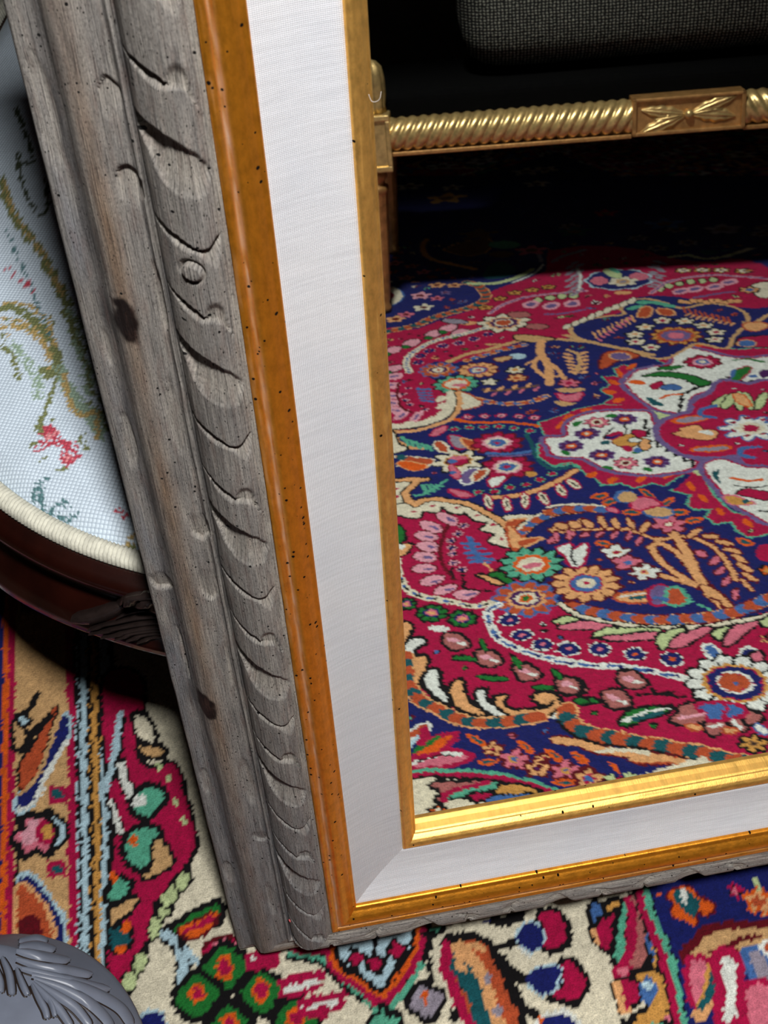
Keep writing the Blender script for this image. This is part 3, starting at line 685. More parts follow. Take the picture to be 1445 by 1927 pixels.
    tw = [168, 730, 180, 820, 215, 900, 260, 945, 330, 972, 430, 995, 560, 1020, 690, 1040, 815, 1022]
    c.S('crm', 12, tw); c.S('stl', 5, tw, dash=[.008, 'stl', 'blk', 'crm'])
    for x, y, r in ((238, 1028, 66), (405, 1088, 102), (612, 1128, 98)): c.F(x, y, r, [(1, 'grn'), (.58, 'navy'), (.42, 'pink'), (.24, 'pch')], 8, .1)
    c.P('grn', [800, 825, 880, 820, 960, 880, 900, 880], 'blk'); c.P('pch', [720, 830, 790, 840, 890, 890, 840, 890], 'blk')
    # lower blue ogee, clear ground
    c.P('navy', [990, 640, 1020, 540, 1100, 450, 1250, 395, 1480, 380, 1480, 1130, 1290, 1045, 1200, 1000, 1240, 850, 1000, 780], None)
    r4(); c.P('navy', [-120, 420, 150, 365, 340, 330, 480, 220, 700, 240, 900, 300, 1000, 400, 1100, 500, 1320, 590, 1520, 560, 1520, 980, 1400, 1020, 1240, 1080, 950, 1130, 600, 1130, 300, 1090, 120, 1040, -120, 980], None)
    r3()
    c.P('crm', [890, 432, 1010, 424, 1120, 424, 1060, 450, 930, 460], 'blk', 2); c.P('rust', [920, 470, 1040, 450, 990, 500, 940, 500], 'pch'); 
    rp = [985, 650, 1000, 580, 1040, 510, 1120, 455, 1250, 405, 1400, 388]
    c.rope(rp, 24, ['rust', 'stl'], 15, 'blk'); c.S('crm', 5, [1000, 520, 1060, 460, 1150, 415, 1290, 375, 1445, 365])
    c.P('pch', [930, 500, 990, 560, 1020, 640, 960, 645, 930, 580], 'rust'); c.P('rust', [1000, 600, 1060, 590, 1150, 585, 1080, 620, 1010, 640], 'pch')
    for x, y, k in ((1240, 520, 'pch'), (1310, 525, 'pch'), (1380, 500, 'pch'), (1230, 590, 'pink'), (1350, 560, 'pink'), (1420, 470, 'pch')): c.E(k, x, y, 40, 20, -25, 'dred', 2)
    r4()
    c.rope([-40, 405, 60, 390, 160, 380, 260, 382, 330, 388], 24, ['rust', 'stl'], 15, 'dred'); c.S('crm', 5, [-60, 370, 100, 352, 250, 355, 340, 366]); c.E('pink', 390, 388, 40, 16, 15, 'crim')
    r3(); c.F(1085, 758, 228, [(1, 'mint'), (.6, 'org'), (.44, 'crm')], 12, .13); c.P('pink', [1020, 770, 1090, 750, 1160, 745, 1150, 770, 1080, 790, 1030, 785], None)
    c.F(1045, 992, 225, [(1, 'rust'), (.62, 'pch'), (.5, 'purp'), (.36, 'crm'), (.22, 'org'), (.12, 'grn')], 11, .12, 'stl')
    r4(); c.F(208, 888, 244, [(1, 'pch'), (.52, 'crim'), (.46, 'stl'), (.29, 'crm'), (.1, 'crim')], 13, .1, 'dred')
    # tree
    def br(w, p): c.S('dred', w + 5, p); 
    trunk = [1210, 1085, 1100, 970, 980, 860, 930, 760, 880, 660, 800, 550]; b1 = [960, 850, 850, 700, 720, 620, 640, 640]; b2 = [650, 640, 700, 720, 790, 795, 900, 870, 1010, 930]; b3 = [720, 832, 850, 872, 960, 905, 1060, 960]
    lb = [700, 592, 560, 545, 450, 522, 240, 522, -40, 525]; rb = [690, 600, 800, 575, 900, 570, 1000, 600, 1100, 665, 1190, 780, 1225, 860]
    for w, p in ((13, trunk), (9, b1), (9, b2), (9, b3), (6, lb), (7, rb)): br(w, p)
    for w, p in ((13, trunk), (9, b1), (9, b2), (9, b3), (6, lb), (7, rb)): c.S('pch', w, p)
    c.P('pch', [1000, 900, 1080, 930, 1240, 1090, 1160, 1090, 1010, 950], 'dred', 3); c.S('dred', 4, [1050, 980, 1110, 1010, 1150, 1060])
    for x, y, a in ((605, 510, -50), (510, 482, 60), (410, 482, 60), (320, 475, 60), (220, 482, 30), (130, 492, 20), (40, 500, 10)): c.E('dred', x, y, 56, 30, a); c.E('pch', x, y, 46, 20, a)
    for x, y, a in ((570, 602, -60), (500, 568, -60), (400, 560, -50), (300, 556, -30), (200, 557, -20), (97, 560, 90), (0, 575, 90)): c.E('dred', x, y, 42, 24, a); c.E('pink', x, y, 33, 15, a)
    for x, y, a in ((945, 548, -30), (1055, 570, 5), (1150, 612, 10), (1205, 665, 15), (1250, 720, 25), (1290, 782, 30), (1320, 845, 30), (1300, 900, 45)): c.E('dred', x, y, 74, 25, a); c.E('pch', x, y, 62, 15, a)
    for x, y, a in ((990, 690, 20), (1085, 735, -30), (1120, 800, -35), (1165, 872, -60), (1222, 965, 90)): c.E('dred', x, y, 50, 28, a); c.E('pink', x, y, 40, 18, a)
    c.F(775, 487, 125, [(1, 'pink'), (.36, 'crim'), (.2, 'crm')], 6, .22, 'dred')
    for x, y, a in ((300, 296, -4), (520, 405, 0), (840, 405, 0), (940, 460, -8), (625, 282, 30), (750, 342, -30), (330, 617, 10), (1285, 605, 18), (370, 335, -10)): c.E('org', x, y, 66, 22, a); c.E('teal', x, y, 40, 10, a)
    c.E('stl', 700, 405, 115, 46, 4); c.E('tan', 700, 403, 92, 34, 4); c.P('pink', [520, 350, 560, 310, 640, 310, 710, 350, 680, 365, 600, 385, 540, 380], 'crim'); c.E('stl', 470, 300, 80, 44, 0); c.E('tan', 490, 302, 66, 36, 0)
    c.F(415, 675, 100, [(1, 'wht'), (.3, 'gold'), (.2, 'crim')], 5, .2, 'dred'); c.F(490, 748, 105, [(1, 'pink'), (.3, 'stl')], 5, .16, 'dred'); c.F(605, 810, 108, [(1, 'wht'), (.32, 'pch'), (.2, 'crim')], 6, .2, 'dred')
    c.P('wht', [20, 650, 90, 620, 130, 660, 200, 620, 210, 680, 170, 770, 110, 770, 80, 720], 'crim'); c.S('blk', 4, [110, 640, 100, 700, 140, 760])
    c.P('pch', [420, 1000, 440, 965, 560, 950, 640, 950, 640, 1000, 560, 1020], 'rust'); c.S('teal', 8, [520, 990, 630, 982]); c.S('wht', 4, [440, 980, 620, 955]); c.P('lav', [650, 930, 720, 905, 770, 930, 760, 1010, 690, 1035, 650, 990], 'crim', 5); c.P('rust', [770, 1020, 770, 940, 840, 925, 890, 1000, 850, 1030], 'mint', 6); c.S('stl', 6, [670, 985, 760, 1000]); c.S('mint', 6, [895, 1000, 980, 1030, 1080, 1080], dash=[.008, 'mint', None])
    c.rope([110, 1045, 200, 1072, 300, 1092, 430, 1113, 600, 1130, 780, 1135, 950, 1125, 1100, 1108, 1250, 1075, 1400, 1015, 1500, 980], 25, ['rust', 'stl'], 15, 'dred')
    ln = [30, 1025, 100, 1075, 200, 1118, 420, 1162, 700, 1186, 1000, 1180, 1240, 1145, 1500, 1090]
    c.S('blk', 12, ln); c.S('crm', 7, ln)
    c.E('crim', 1430, 680, 70, 60); c.F(1445, 800, 60, [(1, 'org'), (.5, 'gold')], 5, .2)
    # small leaves below the ogee
    r6()
    for k, p in (('pgrn', [0, 52, 80, 30, 160, 52, 120, 85, 0, 70]), ('pink', [20, 98, 190, 66, 390, 92, 350, 116, 100, 116]), ('pgrn', [260, 172, 300, 130, 400, 108, 690, 110, 650, 132, 330, 152]), ('pink', [330, 168, 650, 134, 700, 142, 690, 180, 420, 192]),
                 ('pgrn', [720, 245, 700, 160, 870, 105, 830, 172, 755, 240]), ('pink', [780, 232, 860, 150, 1055, 98, 990, 165, 850, 232]), ('pgrn', [1060, 142, 1185, 98, 1150, 195]), ('pink', [1150, 205, 1200, 110, 1375, 58, 1300, 135, 1180, 225]), ('pgrn', [1390, 70, 1500, 20, 1500, 110])):
        c.P(k, p, 'blk', 4)
    for x, y in ((90, 250), (302, 250), (540, 287), (790, 320)): c.F(x, y, 88, [(1, 'wht'), (.8, 'navy'), (.26, 'org' if x > 500 else 'pink')], 8, .08, None)
    r3()
    for x, y in ((935, 1138), (1020, 1240), (1160, 1306), (1338, 1336)): c.F(x, y, 82, [(1, 'wht'), (.8, 'navy'), (.24, 'pink')], 8, .08, None)
    tw = [860, 1035, 800, 1065, 792, 1130, 830, 1225, 910, 1300, 1060, 1358, 1200, 1398, 1330, 1420, 1450, 1432]
    c.S('wht', 13, tw); c.S('stl', 5, tw, dash=[.008, 'stl', 'stl', 'navy', 'wht'])
    r6(); tw = [0, 335, 160, 352, 330, 366, 480, 374, 640, 400, 760, 425, 880, 448]
    c.S('wht', 12, tw); c.S('stl', 5, tw, dash=[.008, 'stl', 'stl', 'navy', 'wht'])
    # big white flower
    c.P('stl', [1010, 240, 1060, 230, 1130, 300, 1080, 310], 'wht', 5); c.P('navy', [1260, 290, 1310, 250, 1350, 270, 1330, 330, 1270, 320], 'wht', 5); c.P('pink', [1340, 280, 1390, 270, 1410, 330, 1370, 350, 1320, 330], 'blk')
    c.F(1225, 480, 345, [(1, 'wht'), (.68, 'gold'), (.6, 'crim'), (.57, 'navy'), (.4, 'wht'), (.33, 'rust'), (.06, 'stl')], 13, .09)
    for k in range(6): c.F(1220 + 120 * math.cos(k), 480 + 60 * math.sin(k), 14, [(1, 'crim')], 4, .1, None)
    # buds
    def bud(x, y, sx=1):
        c.P('mauv', [x - 95 * sx, y - 45, x - 40 * sx, y - 60, x + 30 * sx, y - 50, x + 95 * sx, y + 25, x + 20 * sx, y + 58, x - 60 * sx, y + 40], 'blk', 5); c.E('lpnk', x - 20 * sx, y - 8, 50, 18, 15); c.E('wht', x + 40 * sx, y + 20, 36, 12, 12)
    bud(520, 460); bud(420, 592); bud(110, 500)
    c.S('blk', 6, [650, 520, 700, 550, 880, 575]); c.S('blk', 5, [560, 560, 680, 552, 790, 545]); c.P('grn', [140, 600, 220, 580, 300, 600, 210, 622], 'blk')
    c.P('grn', [440, 745, 500, 680, 620, 650, 790, 645, 720, 690, 600, 725, 480, 770], 'blk', 5); c.S('wht', 5, [470, 745, 560, 700, 640, 670, 780, 655]); c.S('teal', 8, [540, 725, 640, 700, 710, 685])
    c.P('mauv', [785, 735, 830, 690, 870, 640, 980, 618, 1060, 690, 980, 742, 880, 765], 'blk', 5); c.P('mauv', [1010, 750, 1150, 755, 1150, 800, 1070, 835], 'blk'); c.P('mauv', [1185, 735, 1280, 725, 1290, 805, 1230, 780], 'blk'); c.P('mauv', [1280, 680, 1340, 680, 1410, 725, 1310, 765], 'blk')
    c.P('stl', [970, 640, 1100, 620, 1265, 650, 1250, 700, 1070, 735, 1040, 690], 'crim', 6); c.S('crim', 6, [1160, 640, 1150, 720]); c.S('lpnk', 5, [850, 720, 1000, 690]); c.S('wht', 5, [1060, 790, 1120, 770]); c.S('wht', 5, [1210, 740, 1250, 780])
    c.E('pch', 945, 780, 50, 18, 5, 'rust'); c.E('pch', 1190, 805, 42, 15, 0, 'rust'); c.E('wht', 1400, 800, 50, 20, 30, 'stl')
    c.F(1345, 892, 92, [(1, 'gold'), (.3, 'brn'), (.16, 'blk')], 6, .22)
    r5(); bud(475, 222); bud(720, 350); bud(1010, 455); bud(1325, 550)
    c.P('wht', [250, 115, 340, 100, 430, 130, 350, 150], None)
    for x, y, a, l in ((680, 250, 70, 50), (535, 352, 5, 90), (932, 378, 55, 60), (745, 495, 8, 120), (1130, 572, 0, 75), (1240, 468, 40, 50), (1420, 670, 0, 60)): c.E('blk', x, y, l + 14, 30, a); c.E('grn', x, y, l, 18, a)
    for k, p in (('pch', [50, 90, 130, 100, 110, 180, 100, 240, 50, 235]), ('wht', [215, 200, 130, 208, 82, 285, 110, 340, 130, 390, 160, 330, 150, 275, 220, 240]), ('pch', [185, 340, 250, 340, 235, 460, 200, 540, 160, 480, 150, 400]), ('wht', [260, 460, 330, 440, 350, 560, 420, 640, 440, 700, 370, 665, 270, 590, 235, 530]),
                 ('pch', [430, 575, 510, 510, 530, 620, 585, 700, 720, 762, 640, 772, 500, 722, 440, 650]), ('wht', [630, 605, 690, 580, 700, 660, 765, 722, 935, 780, 800, 785, 680, 722]),
                 ('pch', [780, 640, 850, 630, 825, 690, 900, 738, 1050, 738, 1180, 716, 1215, 655, 1150, 692, 1070, 665, 1090, 625, 1200, 608, 1258, 690, 1200, 772, 1000, 794, 860, 762, 790, 700])):
        c.P(k, p, 'blk', 6)
    c.P('wht', [1200, 780, 1260, 730, 1310, 730, 1240, 800, 1250, 860, 1340, 930, 1270, 910, 1170, 850], 'blk')
    # lower blue strip below the rope
    c.P('navy', [40, 660, 130, 690, 290, 770, 450, 850, 700, 890, 960, 850, 1200, 800, 1500, 960, 1500, 1460, 40, 1460], None)
    r6(); c.P('navy', [-60, 860, 60, 830, 300, 900, 700, 950, 1150, 1075, 1500, 1100, 1500, 1330, -60, 1330], None); r5()
    c.rope([95, 330, 98, 430, 115, 540, 170, 640, 290, 712, 430, 780, 560, 825, 700, 838, 840, 832, 960, 812, 1110, 790], 22, ['rust', 'teal'], 15)
    r6(); c.rope([80, 660, 85, 730, 160, 798, 280, 836, 450, 864, 650, 900, 850, 930, 1050, 968, 1180, 1008, 1300, 1020, 1445, 1045, 1520, 1060], 26, ['rust', 'teal'], 15)
    c.S('blk', 5, [20, 730, 100, 820, 300, 892, 500, 912, 700, 950, 860, 985, 1000, 1015, 1140, 1075])
    c.P('rust', [-10, 845, 120, 860, 300, 915, 560, 945, 820, 985, 1130, 1080, 760, 1105, 830, 1050, 660, 1035, 520, 1025, 500, 985, 290, 965, 120, 900, -10, 885], 'dred', 3)
    c.S('pch', 12, [0, 870, 150, 885, 300, 935, 500, 960, 780, 1000]); c.S('crm', 7, [300, 950, 430, 935, 620, 955]); c.S('pch', 10, [530, 1000, 700, 1000, 900, 1020]); c.S('crm', 8, [850, 1085, 980, 1068, 1110, 1065])
    r5()
    for x, y, r, k, k2 in ((920, 1110, 112, 'pink', 'stl'), (750, 1035, 80, 'pch', 'crim'), (1090, 1180, 100, 'pch', 'purp'), (1295, 1195, 110, 'pink', 'stl'), (1440, 1240, 90, 'pch', 'purp'), (1130, 1100, 50, 'pch', 'crim')): c.F(x, y, r, [(1, k), (.4, 'dred' if k == 'pch' else 'gold'), (.24, k2)], 5, .2, 'dred', 3)
    for x, y, a in ((630, 965, 30), (720, 1135, -6), (1000, 1015, 35), (1210, 1078, 35), (1410, 1105, 35), (1290, 1290, 0)): c.E('org', x, y, 84, 28, a); c.E('teal', x, y, 50, 10, a)
    r6(); c.F(225, 1135, 105, [(1, 'pch'), (.5, 'crim'), (.34, 'stl')], 5, .2, 'dred'); c.F(380, 1135, 58, [(1, 'pgrn')], 5, .2, None); c.F(505, 1120, 54, [(1, 'pgrn')], 5, .2, None); c.E('org', 402, 1062, 50, 18, 45); c.E('org', 175, 1000, 60, 18, 20); c.F(440, 1140, 36, [(1, 'crim')], 5, .2, None)
    r5()
    c.P('pink', [120, 1150, 200, 1110, 330, 1060, 480, 1060, 565, 1095, 420, 1145, 250, 1168], 'crim', 7); c.S('wht', 7, [150, 1140, 260, 1100, 400, 1065, 500, 1080]); c.S('blk', 4, [180, 1130, 300, 1090, 440, 1075])
    c.P('org', [180, 1075, 300, 985, 455, 925, 400, 990, 330, 1040, 240, 1075], 'crim', 7); c.P('grn', [150, 1055, 240, 985, 370, 930, 300, 985, 200, 1050], None); c.P('rust', [90, 930, 180, 865, 260, 845, 250, 900, 120, 960], 'wht', 4); c.P('lblu', [95, 1020, 190, 920, 215, 925, 130, 1030], None); c.S('crim', 12, [235, 885, 245, 950, 210, 985])
    # ivory ground at the lower edge of the glass
    ml = [40, 1212, 260, 1198, 390, 1202, 640, 1208, 820, 1232, 980, 1268, 1100, 1305, 1230, 1352]
    c.P('crm', [20, 1225, 390, 1215, 640, 1220, 820, 1245, 980, 1280, 1100, 1315, 1230, 1370, 1300, 1480, 1300, 1640, 20, 1760], None)
    c.S('mint', 8, ml); mlc = [p + (26 if i % 2 else 0) for i, p in enumerate(ml)]; c.S('crim', 8, mlc); c.S('blk', 4, [p + (46 if i % 2 else 0) for i, p in enumerate(ml)])
    c.P('gold', [770, 1320, 900, 1300, 1000, 1320, 1090, 1365, 950, 1390, 780, 1375], 'blk'); c.P('stl', [690, 1412, 820, 1385, 1060, 1378, 950, 1415, 740, 1432], 'blk', 3)
    c.P('mauv', [285, 1308, 360, 1288, 560, 1280, 710, 1275, 560, 1318, 410, 1368, 385, 1425, 340, 1420, 365, 1345], 'blk', 5); c.P('mint', [435, 1368, 560, 1322, 760, 1285, 770, 1332, 570, 1375, 430, 1400], 'blk'); c.S('crim', 7, [390, 1425, 400, 1365, 560, 1318, 720, 1282]); c.P('crim', [585, 1378, 735, 1358, 690, 1402, 605, 1415], 'blk')
    c.F(338, 1502, 62, [(1, 'org'), (.4, 'crm')], 5, .25, 'blk')
    # ---------------- medallion
    r4()
    c.P('crim', [-110, 30, 0, 95, 110, 75, 170, 102, 230, 162, 290, 182, 315, 222, 450, 202, 540, 242, 660, 202, 740, 228, 860, 152, 915, 142, 790, 262, 930, 285, 900, 352, 940, 382, 1060, 382, 1030, 442, 1090, 484, 1200, 472, 1240, 532, 1320, 572, 1520, 540, 1520, 470, 1200, 410, 1080, 300, 1000, 170, 970, 80, 700, 130, 500, 150, 320, 120, 200, 50, -110, -60], 'mint', 4, False)
    for x, y in ((250, 152), (390, 186), (580, 186), (770, 155), (920, 230), (1000, 312), (1120, 402), (1310, 476)): c.E('org', x, y, 40, 20, -20 if x < 800 else 40)
    c.S('navy', 10, [800, 240, 860, 190, 900, 155]); c.S('mint', 4, [0, 90, 100, 70, 170, 100])
    r2()
    c.P('crim', [560, 1070, 470, 1030, 400, 1055, 425, 1110, 320, 1110, 375, 1170, 310, 1200, 395, 1250, 330, 1292, 480, 1302, 300, 1302, 140, 1330, 30, 1382, -110, 1420, -60, 1530, 60, 1510, 150, 1372, 320, 1345, 700, 1345, 560, 1240, 470, 1160], 'mint', 3, False)
    c.P('crim', [690, 1000, 700, 970, 840, 900, 1050, 872, 1200, 925, 1500, 915, 1500, 1000, 780, 1030], 'mint', 3, False)
    for x, y, a in ((440, 1090, 60), (400, 1150, 20), (370, 1215, 10), (430, 1270, -10), (210, 1340, -10), (90, 1385, -20), (30, 1440, -40), (760, 955, -30), (870, 905, -20), (960, 895, 0), (520, 1040, -20)): c.E('org', x, y, 42, 16, a)
    c.P('pgrn', [640, 1340, 900, 1340, 1060, 1180, 1180, 1130, 1500, 1160, 1500, 1900, 1000, 1790, 900, 1720, 760, 1640, 650, 1460], None)
    def petal(p):
        c.P('wht', p, 'lav', 10); q = np.array(p, float).reshape(-1, 2); c.S('crim', 4, np.vstack([q, q[:1]]))
    A_ = [90, 1505, 75, 1450, 150, 1385, 300, 1350, 520, 1345, 640, 1360, 690, 1480, 780, 1600, 960, 1690, 900, 1742, 700, 1772, 500, 1765, 330, 1732, 250, 1690, 190, 1662, 60, 1655, -20, 1640, -40, 1600, -66, 1530, 40, 1520]
    petal(A_)
    petal([470, 1155, 560, 1070, 780, 1025, 800, 960, 880, 915, 1000, 930, 1170, 975, 1320, 985, 1500, 985, 1500, 1170, 1140, 1135, 1060, 1200, 930, 1245, 890, 1350, 700, 1335, 560, 1245])
    for x, y in ((470, 1397), (215, 1497), (105, 1582), (315, 1642), (690, 1687)): c.F(x, y, 90, [(1, 'purp'), (.45, 'org'), (.2, 'crm')], 8, .12, 'lav', 2)
    for x, y in ((282, 1420), (480, 1697)): c.F(x, y, 92, [(1, 'pink'), (.5, 'crm'), (.3, 'dred')], 8, .16, 'dred', 2)
    for x, y, a in ((150, 1428, -20), (380, 1375, 0), (630, 1740, 10), (360, 1730, 10), (70, 1625, 20), (560, 1620, -10)): c.E('grn', x, y, 40, 14, a)
    c.P('gold', [390, 1545, 470, 1510, 540, 1500, 600, 1540, 540, 1580, 450, 1590], 'dred', 3); c.P('crim', [520, 1480, 590, 1475, 630, 1500, 560, 1520], 'blk', 3); c.P('navy', [330, 1530, 400, 1490, 450, 1500, 400, 1530], 'crim', 3); c.E('pch', 610, 1570, 34, 40, 0, 'blk'); c.E('crim', 400, 1500, 40, 14, -15); c.E('crim', 490, 1600, 44, 18, 10); c.E('teal', 340, 1560, 36, 14); c.E('stl', 560, 1610, 30, 18); c.E('wht', 540, 1540, 40, 16, 0, 'blk')
    c.S('blk', 4, [400, 1450, 360, 1480, 330, 1530]); c.S('blk', 4, [470, 1420, 480, 1480, 470, 1510])
    def zig(x0, y0, x1, y1, n):
        p = []
        for k in range(n + 1): p += [x0 + (x1 - x0) * k / n + (14 if k % 2 else -14), y0 + (y1 - y0) * k / n + (-16 if k % 2 else 16)]
        c.S('blk', 5, p, sm=False)
    zig(600, 1390, 640, 1530, 5); zig(650, 1540, 950, 1700, 10); zig(860, 1210, 850, 1340, 6); zig(1060, 1140, 880, 1220, 7); zig(1180, 1700, 1445, 1800, 7); zig(1120, 1120, 1445, 1170, 8)
    c.F(1000, 1010, 125, [(1, 'crim'), (.62, 'lpnk'), (.4, 'stl'), (.2, 'crm')], 9, .1, 'dred'); c.P('grn', [600, 1105, 720, 1080, 900, 1095, 1050, 1150, 980, 1170, 860, 1120, 700, 1105], 'blk'); c.E('grn', 780, 1050, 90, 12, -6, 'blk'); c.E('org', 555, 1150, 60, 16, 5); c.P('teal', [620, 1250, 690, 1270, 730, 1305, 660, 1300], None); c.P('stl', [700, 1180, 800, 1160, 860, 1190, 760, 1200], 'blk', 2); c.P('crim', [640, 1175, 700, 1145, 730, 1160, 680, 1200], 'dred', 2); c.S('org', 7, [720, 1255, 780, 1235, 860, 1230]); c.P('grn', [1200, 1130, 1240, 1060, 1330, 1045, 1300, 1090, 1250, 1130], 'crim', 4); c.P('stl', [1200, 1130, 1190, 1080, 1230, 1060], None); c.S('grn', 8, [1210, 1000, 1300, 990, 1420, 1010]); c.E('stl', 1340, 1110, 30, 12); c.E('purp', 1420, 1090, 40, 30)
    cr = [1500, 1190, 1300, 1165, 1140, 1142, 1060, 1225, 950, 1280, 930, 1350, 770, 1400, 705, 1475, 760, 1560, 900, 1640, 1100, 1655, 1240, 1640, 1300, 1700, 1500, 1790]
    c.P('crim', cr, 'lav', 12)
    c.F(1330, 1460, 220, [(1, 'wht'), (.5, 'crm'), (.3, 'crim')], 9, .2, 'stl')
    for k in range(7): c.F(1330 + 135 * math.cos(k * .9), 1450 + 62 * math.sin(k * .9), 26, [(1, 'crim')], 5, .2, None)
    for x, a in ((1130, -30), (1180, -50), (1250, -90), (1310, -120), (1400, -60)): c.E('pgrn', x, 1275, 66, 28, a, 'blk')
    c.P('pch', [1210, 1230, 1280, 1240, 1330, 1310, 1250, 1290], 'org', 3)
    c.P('pch', [800, 1500, 860, 1480, 850, 1460, 960, 1440, 1000, 1470, 1100, 1480, 1060, 1540, 940, 1530], 'dred', 3); c.E('wht', 1030, 1490, 50, 14, 8)
    c.E('org', 910, 1402, 130, 26, -5); c.E('grey', 915, 1402, 108, 16, -5); c.E('org', 1060, 1600, 150, 26, -3); c.E('grey', 1060, 1602, 122, 16, -3)
    c.S('stl', 10, [1090, 1310, 1000, 1330, 990, 1370, 1080, 1390]); c.S('stl', 10, [1380, 1585, 1270, 1600, 1260, 1640, 1340, 1660])
    r4()
    petal([1012, 80, 1090, 50, 1180, 55, 1300, 100, 1500, 140, 1500, 470, 1300, 400, 1180, 320, 1080, 210, 1030, 140])
    c.P('teal', [1060, 140, 1110, 115, 1100, 160, 1140, 215, 1085, 180], None); c.S('org', 7, [1195, 172, 1300, 190, 1400, 182]); c.P('crim', [1240, 280, 1290, 245, 1445, 270, 1445, 320, 1330, 300], 'blk', 3); c.P('gold', [1150, 300, 1210, 295, 1290, 320, 1340, 345, 1260, 355, 1190, 345], 'pink', 4); c.E('teal', 1290, 330, 30, 14); c.S('blk', 4, [1220, 220, 1330, 235, 1445, 225]); c.S('blk', 4, [1390, 390, 1460, 400])
    # ---------------- upper right: pale flower and blue ogee
    r2()
    c.F(430, 450, 245, [(1, 'lblu'), (.9, 'navy')], 9, .06, None)
    c.E('pink', 300, 460, 60, 28, 0); c.E('pink', 570, 430, 70, 26, 0); c.E('pgrn', 390, 410, 66, 26, 20); c.E('mint', 400, 390, 40, 14, 20); c.F(460, 465, 110, [(1, 'crm'), (.5, 'tan'), (.25, 'grey')], 6, .15, None); c.E('pch', 460, 540, 60, 12)
    for k in range(16): c.E('grey', 130 + 40 * math.sin(k * 2.1), 340 + 14 * k, 34, 9, -20); c.E('grey', 690 + 36 * math.sin(k * 1.7), 330 + 12 * k, 34, 8, 10)
    c.S('wht', 7, [150, 380, 170, 440, 160, 520])
    for x, y in ((870, 388), (1000, 386), (1130, 386), (1280, 392)): c.F(x, y, 58, [(1, 'gold'), (.7, 'crm'), (.3, 'dred')], 6, .2)
    for x, y in ((715, 515), (775, 495), (845, 478), (920, 465), (1000, 458), (1075, 450)): c.E('pgrn', x, y, 26, 16, 0, 'blk')
    lv = [650, 545, 760, 470, 900, 438, 1060, 420, 1250, 430, 1500, 450]; c.S('lpnk', 12, lv); c.S('lav', 5, lv)
    for x, y in ((850, 530), (950, 515), (1080, 500), (1180, 468)): c.E('lpnk', x, y, 62, 22, -8); c.E('lav', x, y, 36, 10, -8)
    c.S('lav', 10, [950, 575, 1080, 550, 1210, 535]); c.S('crm', 14, [780, 300, 900, 285, 1000, 310, 1130, 300, 1230, 270, 1330, 240]); c.S('pgrn', 8, [780, 300, 900, 285, 1000, 310, 1130, 300, 1230, 270]); c.P('teal', [980, 260, 1050, 250, 1110, 270, 1030, 285], None)
    c.P('crm', [1330, 500, 1400, 470, 1500, 470, 1500, 560, 1390, 570], 'blk'); c.F(1320, 520, 70, [(1, 'pch'), (.5, 'stl')], 6, .15)
    og = [480, 690, 460, 640, 560, 588, 700, 600, 850, 652, 1050, 618, 1240, 655, 1290, 730, 1190, 850, 1150, 915, 960, 880, 800, 960, 700, 985, 500, 930, 300, 880, 150, 835, 130, 765, 300, 712]
    c.P('navy', og, 'tan', 9)
    for k in range(9): c.E('crm', 80 + 55 * k, 770 - 22 * k, 30, 16, -25, 'blk', 2)
    for k in range(10): c.E('pch', 860 + 42 * k, 600 + 6 * math.sin(k * 2), 28, 12, 10, 'blk', 2)
    for x, y, a in ((540, 640, -10), (600, 605, 0), (690, 610, 5), (760, 625, 10)): c.E('mint', x, y, 60, 12, a)
    c.P('rust', [560, 700, 600, 640, 650, 650, 630, 700], 'pch'); c.P('rust', [700, 650, 790, 660, 800, 690, 730, 690], 'pch')
    for k in range(9): c.E('pch', 270 + 32 * k, 830 - 14 * k, 30, 9, 55); c.E('pink', 300 + 26 * k, 860 - 18 * k, 20, 7, 20); c.E('rust', 880 + 38 * k, 660 + 9 * k, 30, 8, 60); c.E('pch', 900 + 38 * k, 690 + 8 * k, 24, 7, -30)
    c.F(820, 832, 180, [(1, 'gold'), (.78, 'rust'), (.62, 'lav'), (.35, 'pink')], 12, .12, 'dred')
    for x, y, k in ((610, 772, 0), (540, 822, 0), (545, 872, 1), (650, 912, 1), (730, 728, 1), (880, 732, 0), (1010, 762, 0), (1090, 806, 1), (1080, 856, 1)): c.F(x, y, 66, [(1, 'crm'), (.36, 'crim' if k else 'pch')], 5, .16)
    c.S('tan', 13, [70, 830, 200, 865, 350, 900, 520, 930, 660, 965]); c.S('tan', 11, [1280, 740, 1330, 760, 1445, 690]); c.P('pch', [1280, 760, 1380, 740, 1450, 770, 1340, 800], 'rust'); c.P('crim', [1230, 890, 1290, 840, 1500, 840, 1500, 900, 1340, 905], 'blk'); c.E('stl', 1300, 885, 60, 22, 0, 'pch')
    c.P('rust', [300, 1050, 340, 950, 480, 935, 560, 975, 430, 1000, 360, 1040], 'dred'); c.E('lav', 440, 975, 70, 24, 5, 'pch')
    for x, y in ((1420, 100), (1400, 140), (560, 170), (690, 240), (1180, 120), (100, 90), (820, 110), (900, 200)): c.F(x, y, 80, [(1, 'grey'), (.6, 'brn'), (.3, 'navy')], 6, .2)
    # far rug below the bench
    c.z(mirrored, 0, 0, 1)
